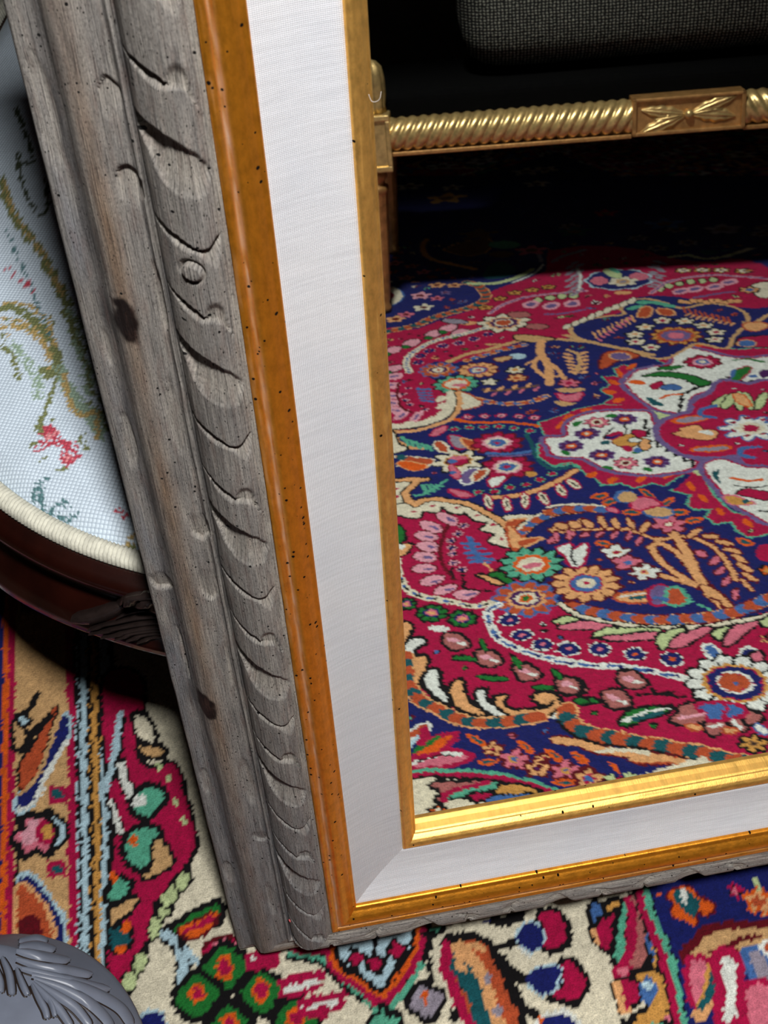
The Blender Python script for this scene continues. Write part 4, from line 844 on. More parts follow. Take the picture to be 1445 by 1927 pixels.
    for x, y, r, k in ((832, 312, 30, 'wht'), (840, 372, 40, 'gold'), (990, 322, 30, 'crm'), (1010, 345, 26, 'crm'), (1255, 288, 20, 'wht'), (1395, 290, 34, 'crm'), (770, 350, 28, 'crm'), (1070, 322, 8, 'stl'), (1140, 400, 26, 'crim'), (1250, 420, 40, 'stl'), (1360, 430, 40, 'grey'), (900, 440, 40, 'brn'), (1080, 435, 36, 'teal'), (1000, 470, 34, 'pink'), (850, 352, 22, 'crm'), (760, 320, 30, 'stl')):
        c.F(x, y, r, [(1, k), (.4, 'brn')], 5, .25, None)

    # small filling sprays where the ground is still bare
    rr_ = np.random.default_rng(5)
    crs = {k: PC[k] for k in ('crim', 'navy')}
    for R_mm, tries in ((17, 1500), (11, 2600), (7, 3200)):
        R_m = R_mm * .001
        for _ in range(tries):
            px, py = rr_.uniform(715, 1445), rr_.uniform(455, 1530)
            if R_mm == 7 and py < 620: continue
            q = mirrored(px, py)[:2]; w = c._win(np.array([q, q]), R_m * 1.15); S_ = c.C[w]
            if S_.size < 12: continue
            kind = next((k for k in crs if np.abs(S_ - crs[k]).max() < 1e-6), None)
            if kind is None: continue
            a = rr_.uniform(0, 6.28); d = np.array([math.cos(a), math.sin(a)]) * R_m
            if kind == 'navy': main, out_ = rr_.choice(['pch', 'pink', 'org', 'mint', 'stl', 'rust', 'crm']), 'dred'
            else: main, out_ = rr_.choice(['lpnk', 'pgrn', 'stl', 'mauv', 'pch', 'wht', 'grn']), 'blk'
            if R_mm > 9:
                s_ = np.array([-d[1], d[0]])
                c.line_rug(out_, .0035, np.array([q - d * .9, q + d * .9]))
                for t_, sg in ((-.5, 1), (-.1, -1), (.3, 1), (.55, -1)):
                    e = q + d * t_; f_ = e + (s_ * sg * .5 + d * .35); c.line_rug(out_, R_m * .42, np.array([e + (f_ - e) * .4, f_])); c.line_rug(main, R_m * .26, np.array([e + (f_ - e) * .4, f_]))
                c.line_rug(main, R_m * .36, np.array([q + d * .78, q + d * .9]))
            else:
                t_ = np.linspace(0, 6.283, 20)[:-1]; rad = R_m * .55 * (1 - .2 + .2 * np.cos(5 * t_ + a)); P_ = q + np.stack([rad * np.cos(t_), rad * np.sin(t_)], 1)
                c.line_rug(out_, .003, np.vstack([P_, P_[:1]])); c.poly_rug(main, P_); c.line_rug(out_, .003, np.array([q, q + 1e-4]))
    # ---------------- near part, seen directly
    d3 = lambda: DZ(0, 1150, .41523); d4 = lambda: DZ(500, 1400, .34602); d5 = lambda: DZ(945, 1400, .34602)
    c.z(direct, 0, 0, 1)
    c.P('crm', [-60, 1180, 340, 1180, 460, 1700, 1600, 1520, 1600, 1990, -60, 1990], None, sm=False)
    d3()
    c.P('navy', [-150, 0, 30, 0, 20, 2000, -150, 2000], None, sm=False)
    c.S('blk', 5, [34, 0, 12, 2000], sm=False)
    c.P('tan', [60, 0, 305, 0, 340, 2000, 50, 2000], None, sm=False)
    c.S('org', 9, [34, -100, 15, 2000], sm=False); c.S('crim', 7, [54, -100, 38, 2000], sm=False); c.S('blk', 4, [76, 850, 70, 1500], sm=False)
    c.P('blk', [330, -100, 480, -100, 500, 2000, 340, 2000], None, sm=False)
    c.S('crim', 8, [312, -100, 338, 2000], sm=False)
    def zag(col, x0, x1, y0, y1, w, amp, n):
        for k in range(n):
            t = (k + .5) / n; x = x0 + (x1 - x0) * t; y = y0 + (y1 - y0) * t
            c.E(col, x + (amp if k % 2 else -amp), y, w, (y1 - y0) / n * .62, 0)
    c.S('lblu', 15, [372, -100, 388, 2000], sm=False); zag('blk', 398, 414, 0, 2000, 10, 3, 50); zag('blk', 352, 366, 20, 2000, 8, 2, 50)
    c.S('gold', 12, [416, -100, 450, 2000], sm=False); zag('blk', 402, 428, 10, 1990, 9, 3, 44); zag('blk', 437, 472, 10, 1990, 5, 2, 44)
    c.P('blk', [452, 0, 520, 0, 540, 2000, 472, 2000], None, sm=False); c.S('lblu', 9, [466, -100, 478, 800], sm=False); c.S('lblu', 13, [478, 780, 492, 1000, 486, 1400, 488, 1700])
    zag('blk', 486, 512, 780, 1700, 8, 4, 22)
    c.P('crim', [470, 300, 640, 300, 640, 560, 660, 690, 785, 690, 840, 860, 885, 1050, 858, 1110, 700, 1330, 650, 1540, 560, 1720, 490, 1730, 505, 1300, 520, 1000, 490, 760], 'blk', 4)
    c.P('crm', [630, 600, 720, 610, 735, 680, 680, 690, 640, 660], 'blk'); c.P('crm', [660, 480, 700, 560, 680, 590, 620, 560, 610, 470], 'blk')
    c.S('lblu', 8, [545, 470, 525, 600, 505, 720, 480, 800]); c.S('blk', 4, [560, 480, 545, 620, 520, 760]); c.S('blk', 13, [545, 690, 570, 790, 625, 860]); c.S('wht', 8, [545, 690, 570, 790, 625, 855])
    c.S('blk', 9, [505, 860, 520, 930, 545, 1000]); c.S('wht', 5, [505, 860, 520, 930, 545, 1000])
    c.P('mint', [605, 880, 650, 800, 715, 800, 730, 860, 660, 930], 'blk', 6); c.E('wht', 630, 860, 30, 28)
    c.P('mint', [560, 1090, 600, 1000, 680, 985, 715, 1010, 690, 1090, 640, 1160], 'blk', 6); c.E('org', 598, 1042, 20, 26); c.P('tan', [700, 1050, 735, 1040, 770, 1140, 650, 1200, 690, 1140], 'blk', 4)
    c.P('mint', [490, 1280, 530, 1210, 585, 1230, 560, 1290, 500, 1310], 'blk', 5); c.E('org', 512, 1200, 18, 28); c.P('tan', [505, 1350, 600, 1300, 610, 1330, 540, 1380, 510, 1420], 'blk', 4); c.P('teal', [500, 1440, 570, 1430, 580, 1510, 510, 1530], 'blk', 4); c.E('org', 570, 1430, 18, 40); c.E('org', 548, 1530, 24, 22)
    c.S('blk', 5, [885, 1080, 800, 1230, 700, 1370, 670, 1500, 600, 1620, 545, 1740])
    for x, y, a in ((830, 1220, -60), (745, 1345, -60), (700, 1430, -80), (630, 1590, -60), (585, 1680, -60), (770, 1290, -60)): c.E('blk', x, y, 62, 40, a); c.E('pgrn', x, y, 50, 29, a)
    c.P('tan', [630, 620, 730, 620, 740, 640, 690, 660], 'blk')
    for x, y in ((760, 760), (790, 860), (830, 950), (720, 700)): c.E('pgrn', x, y, 24, 12, 60)
    c.P('navy', [285, 470, 302, 560, 210, 720, 135, 880, 78, 870, 165, 715, 240, 580], 'lblu', 5); c.P('rust', [250, 430, 225, 540, 155, 740, 100, 810, 88, 690, 160, 590], 'blk', 3); c.S('tan', 5, [275, 440, 240, 560, 170, 740, 95, 830]); c.S('wht', 6, [300, 590, 215, 730, 150, 870, 90, 890])
    c.S('blk', 6, [180, 360, 130, 440, 70, 470]); c.F(105, 495, 40, [(1, 'blk'), (.5, 'lblu')], 5, .1, None); c.S('blk', 8, [60, 620, 130, 620, 140, 550, 230, 470]); c.P('tan', [60, 500, 110, 560, 70, 620], 'blk')
    c.F(165, 1010, 100, [(1, 'pink')], 6, .2, 'blk', 7); c.E('lpnk', 140, 1000, 40, 60, 20); c.E('crim', 205, 1000, 48, 52); c.E('gold', 212, 1000, 24, 34); c.P('lblu', [225, 930, 280, 960, 290, 1030, 250, 1060, 265, 990], 'blk')
    for y in (830, 1165): c.P('crim', [215, y - 38, 300, y - 38, 300, y + 38, 215, y + 38], None, sm=False); c.E('teal', 257, y, 28, 22)
    c.P('navy', [85, 1210, 160, 1210, 230, 1330, 280, 1400, 270, 1530, 200, 1430, 130, 1300], 'lblu', 4); c.P('rust', [85, 1240, 140, 1280, 210, 1360, 225, 1500, 85, 1480], 'pch', 4); c.E('dred', 140, 1430, 60, 60)
    c.P('grn', [765, 1445, 830, 1400, 890, 1360, 990, 1325, 985, 1400, 870, 1440, 830, 1465], 'blk', 6); c.P('org', [810, 1440, 860, 1410, 960, 1370, 980, 1385, 930, 1450, 850, 1472], 'dred', 3); c.S('crim', 5, [840, 1445, 960, 1390])
    c.S('blk', 14, [745, 1465, 800, 1510, 825, 1580, 820, 1690]); c.S('lblu', 9, [745, 1465, 800, 1510, 825, 1580, 820, 1690]); c.S('blk', 5, [800, 1510, 870, 1560, 890, 1600]); c.S('lblu', 7, [840, 1530, 900, 1600])
    c.P('pink', [930, 1520, 1050, 1480, 1075, 1530, 960, 1560], 'dred', 4); c.S('crim', 5, [930, 1530, 1060, 1490])
    for x, y, r, k in ((1017, 1622, 102, 1), (893, 1742, 92, 0), (1182, 1722, 92, 1), (1035, 1885, 92, 1), (1340, 1850, 92, 0)):
        c.F(x, y, r, [(1, 'grn')], 4, .08, 'blk', 6); c.E('org', x, y - 8, 42, 62 if k else 46); c.E('crim', x, y - 8, 26, 44 if k else 24)
    for x, y, dx in ((1190, 1580, 1), (1360, 1690, 1), (1420, 1790, 1)): 
        c.S('crim', 8, [x - 60, y - 20, x + 60, y - 36]); c.S('wht', 6, [x - 60, y + 2, x + 60, y - 14]); c.S('crim', 8, [x - 60, y + 24, x + 60, y + 6])
    c.P('navy', [630, 1850, 690, 1810, 740, 1850, 730, 1980, 600, 1980], 'lblu', 3)
    d4()
    vv = [170, 1105, 340, 1120, 365, 1195, 500, 1300, 640, 1392, 760, 1230, 830, 1120, 850, 1000]
    c.S('blk', 20, vv); c.S('mint', 6, [140, 1140, 310, 1175, 410, 1285, 520, 1370, 620, 1450]); c.S('mint', 5, [680, 1440, 760, 1330, 850, 1190]); c.S('blk', 4, [120, 1160, 300, 1195, 400, 1300, 510, 1390])
    c.P('lblu', [392, 1120, 400, 980, 800, 960, 790, 1110, 625, 1330, 395, 1195], 'blk', 4, False)
    c.S('crim', 11, vv); c.S('org', 7, [376, 1050, 380, 1186, 500, 1270, 636, 1358, 745, 1215, 812, 1110, 825, 1000]); c.S('blk', 5, [392, 1060, 396, 1180, 500, 1250, 626, 1332, 730, 1200, 796, 1100, 806, 1000])
    c.S('blk', 4, [590, 980, 596, 1130])
    for x, y, r in ((485, 1165, 50), (600, 1190, 56), (712, 1118, 54)): c.F(x, y, r + 12, [(1, 'blk'), (.6, 'crim')], 4, .12, None)
    for p in ([90, 1300, 180, 1285, 290, 1258], [90, 1350, 180, 1338, 280, 1305], [235, 1400, 330, 1385, 410, 1360], [245, 1455, 320, 1440, 400, 1410], [-20, 1170, 20, 1160, 50, 1150]): c.S('crim', 9, p)
    c.S('wht', 6, [100, 1330, 180, 1315, 280, 1285]); c.S('wht', 6, [250, 1425, 330, 1412, 370, 1400]); c.P('crim', [280, 1440, 330, 1420, 330, 1480, 290, 1490], None)
    c.P('mint', [570, 1500, 620, 1470, 640, 1440, 670, 1480, 720, 1470, 710, 1540, 580, 1540], 'blk', 5)
    c.S('blk', 5, [882, 1020, 890, 1160, 905, 1300]); c.F(868, 1392, 92, [(1, 'grey')], 4, .1, 'blk', 5); c.P('org', [848, 1335, 884, 1330, 886, 1425, 866, 1425], None, sm=False)
    c.P('rust', [1000, 1080, 1080, 1060, 1190, 1085, 1240, 1200, 1330, 1330, 1370, 1450, 1360, 1620, 1180, 1620, 1080, 1380, 1000, 1230], 'blk', 7)
    c.P('teal', [1010, 1110, 1060, 1100, 1100, 1170, 1170, 1260, 1210, 1380, 1260, 1500, 1260, 1640, 1160, 1640, 1110, 1420, 1040, 1290, 1000, 1220], None); c.S('pch', 12, [1020, 1090, 1080, 1130, 1170, 1250, 1210, 1350, 1230, 1430, 1290, 1560]); c.S('pch', 6, [1040, 1120, 1050, 1200, 1080, 1220]); c.E('grey', 1205, 1285, 26, 26); c.E('grey', 1260, 1450, 30, 26); c.E('pch', 1150, 1100, 60, 20, 20)
    c.S('crim', 10, [985, 1100, 975, 1200, 1000, 1290, 1060, 1420, 1130, 1540])
    c.S('blk', 6, [1000, 1060, 1150, 1050, 1260, 1090, 1360, 1060]); c.S('blk', 6, [1240, 1120, 1330, 1220, 1445, 1270]); c.P('navy', [1370, 1050, 1445, 980, 1445, 1120, 1410, 1120], 'wht', 3); c.P('navy', [1180, 960, 1330, 950, 1300, 985, 1230, 985], None); c.P('blk', [840, 1030, 980, 985, 960, 1040, 900, 1050], None); c.E('mint', 920, 1005, 34, 10); c.E('blk', 1030, 1470, 26, 40)
    d5()
    c.P('navy', [745, 700, 770, 840, 800, 930, 870, 1080, 920, 1220, 960, 1400, 1000, 1620, 1560, 1620, 1560, 600, 745, 650], None)
    c.S('blk', 10, [-40, 960, 40, 950, 100, 930]); c.S('blk', 7, [0, 1090, 70, 1075]); c.S('blk', 8, [0, 1160, 60, 1250, 150, 1290]); c.S('blk', 8, [30, 1290, 80, 1400, 180, 1470])
    def bd(n_, cr_):
        c.P('crim', cr_, 'blk', 5); c.P('navy', n_, 'lblu', 2)
    bd([85, 1050, 150, 965, 205, 1010, 225, 1075, 160, 1135], [205, 930, 250, 905, 310, 920, 352, 1000, 340, 1080, 240, 1112, 225, 1020])
    bd([135, 1275, 190, 1222, 300, 1205, 310, 1290, 235, 1362], [325, 1185, 400, 1200, 445, 1290, 405, 1385, 280, 1375, 340, 1300])
    c.P('navy', [190, 1560, 260, 1480, 390, 1490, 380, 1600], 'wht', 4); c.E('org', 215, 1500, 14, 16)
    c.P('gold', [555, 880, 650, 850, 640, 930, 540, 965], 'blk'); c.P('stl', [485, 880, 530, 875, 540, 960, 500, 960], 'blk')
    c.P('crim', [500, 1000, 620, 910, 655, 935, 600, 1095, 530, 1085], 'blk', 4); c.S('pch', 5, [495, 1010, 520, 1080])
    c.P('mint', [655, 870, 705, 890, 690, 1050, 665, 1205, 630, 1195, 618, 1095], 'blk', 5); c.P('mauv', [700, 840, 755, 845, 765, 950, 805, 975, 765, 1080, 795, 1205, 665, 1235, 700, 1120], 'blk', 5); c.S('crim', 9, [680, 850, 705, 940, 700, 1060, 665, 1195]); c.E('pink', 655, 1235, 40, 24, -10, 'crim', 4)
    c.S('blk', 9, [770, 860, 800, 1000, 800, 1200, 720, 1240]); c.S('stl', 9, [800, 1040, 830, 1140, 875, 1245]); c.S('gold', 8, [840, 1120, 860, 1200])
    c.P('gold', [720, 1260, 800, 1235, 880, 1260, 910, 1360, 880, 1480, 760, 1560, 720, 1500, 800, 1440, 840, 1340, 800, 1280, 740, 1285], 'blk', 4); c.P('crim', [625, 1305, 720, 1290, 742, 1365, 685, 1435, 650, 1420], 'blk', 5); c.S('pch', 5, [622, 1310, 650, 1440, 700, 1450]); c.P('stl', [750, 1310, 800, 1260, 850, 1330, 800, 1420, 760, 1390], None); c.E('lblu', 790, 1310, 28, 26); c.E('mint', 845, 1540, 50, 30); c.F(900, 1500, 30, [(1, 'pink')], 5, .2, None); c.P('blk', [650, 1490, 690, 1500, 720, 1580, 650, 1560], None)
    for w, k in ((26, 'blk'), (20, 'crim')): c.S(k, w * .6, [745, 700, 768, 840, 792, 930, 860, 1080, 910, 1220, 948, 1400, 985, 1620])
    c.S('mint', 6, [775, 700, 790, 840, 815, 920, 885, 1080, 935, 1220, 972, 1400, 1010, 1620])
    c.P('org', [895, 815, 960, 785, 1020, 780, 1085, 825, 1155, 880, 1110, 935, 1065, 905, 1045, 995, 990, 950, 930, 930, 930, 870], 'dred', 2); c.P('teal', [930, 815, 1000, 800, 1075, 850, 1045, 920, 1030, 950, 975, 890], None); c.S('wht', 5, [985, 800, 995, 855])
    c.F(1400, 855, 78, [(1, 'pch'), (.5, 'rust')], 5, .25, 'org', 3); c.F(1265, 790, 46, [(1, 'crim'), (.5, 'pink')], 5, .2, None); c.S('pgrn', 4, [1370, 730, 1400, 780]); c.E('org', 850, 812, 28, 9)
    c.P('tan', [1025, 1140, 1110, 1045, 1190, 1010, 1300, 1005, 1520, 1000, 1520, 1070, 1320, 1105, 1200, 1140, 1040, 1175], 'dred', 8); c.S('dred', 5, [1140, 1130, 1260, 1090, 1300, 1060, 1400, 1045])
    c.P('pink', [1035, 1195, 1110, 1190, 1125, 1330, 1060, 1395, 1030, 1290], 'crim', 6); c.P('gold', [1110, 1190, 1140, 1190, 1135, 1340, 1075, 1460, 1060, 1430, 1100, 1330], None); c.S('teal', 9, [1160, 1190, 1155, 1330, 1090, 1440]); c.P('pch', [1040, 1460, 1100, 1430, 1150, 1390, 1140, 1450, 1070, 1510], None)
    c.P('wht', [1190, 1165, 1260, 1175, 1275, 1300, 1260, 1400, 1275, 1480, 1200, 1495, 1220, 1350], 'crim', 9); c.P('grey', [1345, 1135, 1420, 1150, 1460, 1260, 1460, 1310, 1390, 1270], 'stl', 7); c.P('pink', [1325, 1345, 1480, 1330, 1480, 1600, 1380, 1590], 'crim', 6); c.P('rust', [1420, 1100, 1500, 1100, 1500, 1160], 'wht')

def build_rug():
    xs = axis((-.66, -.46, .008), (-.46, 1.08, .0026), (1.08, 2.13, .010)); ys = axis((-3.35, -2.2, .011), (-2.2, -1.15, .0045), (-1.15, .36, .0026), (.36, 1.45, .012))
    c = Canvas(xs, ys)
    draw_rug(c)
    # the woven design repeats about the medallion centre: weave what lies outside the seen parts by symmetry
    cx, cy = .735, -.95
    C2, M2 = c.C.copy(), c.M.copy()
    for fx, fy in ((1, 0), (0, 1), (1, 1)):
        X2 = 2 * cx - c.gx if fx else c.gx; Y2 = 2 * cy - c.gy if fy else c.gy
        i = np.clip(np.searchsorted(xs, X2), 0, len(xs) - 1); j = np.clip(np.searchsorted(ys, Y2), 0, len(ys) - 1)
        ok = (~M2) & c.M[j, i] & (X2 > xs[0]) & (X2 < xs[-1]) & (Y2 > ys[0]) & (Y2 < ys[-1])
        C2[ok] = c.C[j, i][ok]; M2 |= ok
    def tri(v, a, b): L = b - a; t = np.mod(v - a, 2 * L); return a + np.where(t > L, 2 * L - t, t)
    for box in ((-.235, 1.705, 0), (.22, 1.25, 1)):
        if box[2] == 0: X2, Y2, sel = np.where(c.gx > cx, 2 * cx - c.gx, c.gx), tri(c.gy, -.04, .26), (c.gx < box[0]) | (c.gx > box[1])
        else: X2, Y2, sel = tri(c.gx, .22, 1.25), tri(c.gy, -1.66, -.24), np.ones(c.gx.shape, bool)
        i = np.clip(np.searchsorted(xs, X2), 0, len(xs) - 1); j = np.clip(np.searchsorted(ys, Y2), 0, len(ys) - 1)
        ok = (~M2) & M2[j, i] & sel; C2[ok] = C2[j, i][ok]; M2 |= ok
    rest = ~M2
    n1 = smooth_noise(c.gx * 9, c.gy * 9, 50); n2 = smooth_noise(c.gx * 28, c.gy * 28, 51); n3 = smooth_noise(c.gx * 60, c.gy * 60, 52)
    col = np.where((n1 > .1)[..., None], PC['navy'], PC['crim']); col = np.where((n2 > .55)[..., None], PC['crm'], col); col = np.where((n2 < -.55)[..., None], PC['rust'], col); col = np.where((np.abs(n2 - .5) < .06)[..., None], PC['blk'], col); col = np.where((n3 > .7)[..., None], PC['stl'], col)
    C2[rest] = col[rest]
    # every knot a little different in dye and height
    C2 = C2 * .86 * rng.normal(1, .085, C2.shape[:2])[..., None].clip(.7, 1.3)
    ab = 1 + .06 * smooth_noise(c.gx * 5, c.gy * 140, 60); C2 = C2 * ab[..., None]
    lum = C2.mean(-1)
    Z = -.0014 + .0006 * smooth_noise(c.gx * 260, c.gy * 260, 61) + .0006 * smooth_noise(c.gx * 45, c.gy * 45, 62) + rng.uniform(-.00035, .00035, lum.shape) - .0007 * (lum < .012)
    V = np.stack([c.gx, c.gy, Z], -1)
    me = grid_mesh('patterned_rug', V); set_color(me, 'pile', C2.reshape(-1, 3))
    o = link('patterned_rug', me, mat_pile())
    o['label'] = 'crimson and navy patterned wool rug with ivory ground spread over the floor'; o['category'] = 'rug'
    M_wb = mat_simple('rug_backing', srgb(150, 132, 104), .9)
    b = box_obj('woven_backing', (xs[0], ys[0], -.0072), (xs[-1], ys[-1], -.0038), M_wb, o, .001, 1)
    mf = mat_simple('rug_fringe', srgb(206, 196, 170), .9)
    return o
rug = build_rug()

# ================================================================== CHAIR BEHIND THE MIRROR
M_mahog = mat_simple('dark_mahogany', srgb(32, 8, 4), .3, 0, 14, .55, .2, .001, .5, .25)
M_ebony = mat_simple('worn_dark_carving', srgb(34, 26, 24), .32, 0, 60, .4, .3, .001, .5, .2)
M_tap = mat_tapestry('floral_tapestry', 'weave')
M_cord = mat_simple('cream_gimp_cord', srgb(206, 204, 188), .8, 0, 120, .2, .3, .001, .2)
SC = np.array([-.025, .425]); SR = .328; SZ = .405      # seat centre, radius, height of the seat edge
YS = 2.3                                               # the seat is deeper behind its middle
def sy(y): return np.where(y > 0, y * YS, y)
def sx(x, y):
    r_ = np.hypot(x, y) + 1e-9; return np.where(y > 0, np.sign(x) * r_ * (np.abs(x) / r_) ** .5, x)
chair = empty('upholstered_chair', (SC[0], SC[1], 0), 'mahogany chair with pale blue floral tapestry seat and carved shell rail behind the mirror', 'chair')
def arch_of(th): return 1.04 - .34 * smoothstep(R_(200), R_(240), th) * smoothstep(R_(338), R_(298), th)
def build_seat():
    n = 290; ext = SR - .004
    g = np.linspace(-ext, ext, n); gx, gy = np.meshgrid(g, g)
    # square grid pressed onto a disc
    k = np.sqrt(np.clip(1 - (gy / ext) ** 2 / 2, 0, 1)); kx = gx * k; ky = gy * np.sqrt(np.clip(1 - (gx / ext) ** 2 / 2, 0, 1))
    rad = np.hypot(kx, ky) / ext
    h = .034 * (1 - rad ** 2.6) - .012 * np.clip((rad - .93) / .07, 0, 1) ** 2
    h = h + .0012 * smooth_noise(kx * 22, ky * 22, 70)
    kx = sx(kx, ky); ky = sy(ky); X, Y = kx + SC[0], ky + SC[1]
    cv = Canvas(np.array([0., 1.]), np.array([0., 1.])); cv.xs = None
    # sample-based painting on arbitrary points
    C = np.broadcast_to(np.array(srgb(208, 222, 234)), (n, n, 3)).copy()
    C *= (1 + .05 * smooth_noise(X * 60, Y * 60, 71) + .03 * rng.standard_normal((n, n)))[..., None]
    TC = {k_: np.array(srgb(*v)) for k_, v in dict(olive=(122, 128, 84), dol=(78, 86, 66), gold=(186, 160, 104), rose=(188, 72, 88), lros=(222, 142, 146), teal=(92, 128, 132), sage=(150, 172, 150), brn=(96, 86, 70)).items()}
    zs = SZ + .022
    jx = X + rng.uniform(-.0016, .0016, X.shape); jy = Y + rng.uniform(-.0016, .0016, X.shape)
    def put(mask, col, dens=.75):
        mk = mask & (rng.random(X.shape) < dens); C[mk] = TC[col]
    def st(col, wmm, pts, dens=.75):
        q = np.array([direct(x, y, zs)[:2] for x, y in catmull(np.array(pts, float).reshape(-1, 2), False, 5)])
        for a, b in zip(q[:-1], q[1:]):
            d = b - a; l2 = (d ** 2).sum() + 1e-12; t = np.clip(((jx - a[0]) * d[0] + (jy - a[1]) * d[1]) / l2, 0, 1)
            put(np.hypot(jx - a[0] - t * d[0], jy - a[1] - t * d[1]) < wmm * .0005, col, dens)
    def bl(col, x, y, rpx, dens=.7):
        c0 = direct(x, y, zs)[:2]; rr = np.hypot(*(direct(x + rpx, y, zs)[:2] - c0))
        put(np.hypot(jx - c0[0], jy - c0[1]) < rr * (1 + .35 * smooth_noise(X * 240, Y * 240, 72)), col, dens)
    # scrolling vines, traced where they lie on the seat
    st('olive', 9, [0, 320, 10, 365, 45, 430, 80, 480, 110, 540, 130, 580]); st('gold', 4, [4, 330, 20, 385, 60, 445, 95, 505, 120, 560])
    st('dol', 4, [30, 280, 40, 340, 70, 400, 90, 390, 85, 330]); st('dol', 5, [25, 190, 45, 240, 60, 300, 40, 300])
    st('olive', 8, [-10, 575, 20, 570, 60, 600, 95, 640, 108, 680, 92, 700, 78, 690]); st('gold', 4, [-5, 590, 40, 600, 80, 640, 96, 675]); st('gold', 4, [0, 560, 40, 565, 80, 595, 105, 650])
    st('sage', 10, [110, 690, 130, 730, 160, 770, 185, 800]); st('gold', 5, [120, 700, 128, 745, 150, 775, 182, 770, 180, 815])
    st('olive', 5, [110, 690, 90, 740, 75, 770, 70, 800]); st('sage', 6, [130, 600, 150, 660, 175, 720]); st('olive', 6, [120, 590, 140, 620, 150, 660])
    for x, y, r in ((85, 797, 16), (100, 815, 14), (70, 822, 14), (128, 832, 17), (118, 850, 13), (140, 842, 10)): bl('rose', x, y, r, .75)
    for x, y, r in ((88, 808, 9), (126, 842, 9), (100, 800, 6)): bl('lros', x, y, r, .8)
    for x, y, r in ((62, 790, 9), (110, 862, 10), (150, 815, 10), (75, 840, 8), (55, 815, 8), (158, 830, 8), (96, 780, 7)): bl('olive', x, y, r, .6)
    for x, y, r in ((8, 500, 7), (22, 508, 7), (35, 520, 6), (48, 532, 6), (58, 545, 5)): bl('rose', x, y, r, .8)
    for p in ([60, 900, 75, 930, 95, 945], [45, 905, 62, 880, 80, 875], [70, 930, 55, 945], [75, 925, 100, 915, 120, 920], [95, 930, 115, 940, 135, 935], [66, 890, 62, 930, 80, 950]): st('teal', 4, p, .55)
    st('gold', 4, [160, 1000, 190, 1002, 225, 985, 250, 970]); st('olive', 8, [170, 1008, 205, 1015, 240, 990]); st('dol', 5, [205, 1025, 240, 1015, 265, 1000])
    for x, y, r in ((222, 1020, 12), (240, 1032, 12), (250, 1012, 10), (215, 938, 8), (228, 944, 8), (70, 956, 10)): bl('rose', x, y, r, .7)
    for x, y, r in ((232, 1005, 10), (205, 1010, 8), (180, 1012, 7)): bl('olive', x, y, r, .5)
    for k in range(26):
        t_ = k / 25; st('sage' if k % 2 else 'olive', 4, [128 + 60 * t_ + rng.uniform(-14, 14), 560 + 240 * t_, 138 + 60 * t_ + rng.uniform(-14, 14), 580 + 240 * t_], .5)
    for k in range(16): st('olive' if k % 2 else 'gold', 3, [-10 + 7 * k, 610 + rng.uniform(-26, 8), -2 + 7 * k, 622 + rng.uniform(-26, 8)], .55)
    for k in range(10): st('teal', 3, [8 + 9 * k, 420 + 22 * k, 14 + 9 * k, 438 + 22 * k], .5)
    st('sage', 9, [20, 640, 60, 690, 70, 740], .35); st('olive', 5, [-5, 640, 20, 660, 30, 700], .5); st('gold', 3, [0, 605, 45, 615, 85, 655, 90, 690])
    # more of the same cloth where the frame hides it
    for k in range(16):
        a = rng.uniform(0, 6.28); rr = SR * math.sqrt(rng.random()) * .9; cx, cy = SC[0] + rr * math.cos(a) + .06, SC[1] + rr * math.sin(a) + .05
        t = np.linspace(0, 4.5, 26); sp = .03 * np.exp(-t * .25)
        for (x, y) in zip(cx + sp * np.cos(t + a) * 1.6, cy + sp * np.sin(t + a)):
            if x > -.14 or y > .62: put(np.hypot(jx - x, jy - y) < .004, 'olive' if k % 3 else 'rose', .6)
    C[rad > .985] = np.array(srgb(206, 214, 212))
    V = np.stack([kx, ky, h + SZ], -1)
    me = grid_mesh('seat_cushion', V); set_color(me, 'weave', C.reshape(-1, 3))
    fix_normals(me)
    o = link('seat_cushion', me, M_tap, chair); o['label'] = 'pale blue floral tapestry seat'
    # gimp: fat corded piping round the seat
    nu, nv = 4200, 8; V = np.zeros((nu, nv, 3))
    th = np.linspace(0, 2 * math.pi, nu, endpoint=False)
    for j in range(nv):
        a = 2 * math.pi * j / nv
        rr = .0072 * (1 + .24 * np.abs(np.sin(th * 300 + a * .9)))
        V[:, j, 0] = sx((SR + rr * math.cos(a)) * np.cos(th), np.sin(th) * SR); V[:, j, 1] = sy((SR + rr * math.cos(a)) * np.sin(th)); V[:, j, 2] = SZ - .004 + rr * math.sin(a)
    link('gimp_cord', grid_mesh('gimp_cord', V, True, True), M_cord, chair)
    # show-wood rail swept round the seat
    prof = [(-.03, .398), (.004, .398), (.010, .396), (.018, .390), (.022, .382), (.021, .374), (.013, .366), (.009, .356), (.011, .344), (.018, .330), (.025, .316), (.029, .302), (.028, .290), (.022, .281), (.014, .276), (-.03, .276), (-.03, .398)]
    pr = dense([(p * 1000, q * 1000) for p, q in prof], 3) / 1000
    nu = 220; th = np.linspace(0, 2 * math.pi, nu, endpoint=False); V = np.zeros((nu, len(pr), 3)); arch = arch_of(th)
    for j, (p, z) in enumerate(pr):
        V[:, j] = np.stack([sx((SR + p) * np.cos(th), np.sin(th) * SR), sy((SR + p) * np.sin(th)), .398 - (.398 - z) * arch], 1)
    me = grid_mesh('seat_rail', V, False, True); fix_normals(me); link('seat_rail', me, M_mahog, chair)
    # lower twisted trim
    nu = 900; th = np.linspace(0, 2 * math.pi, nu, endpoint=False); V = np.zeros((nu, 8, 3))
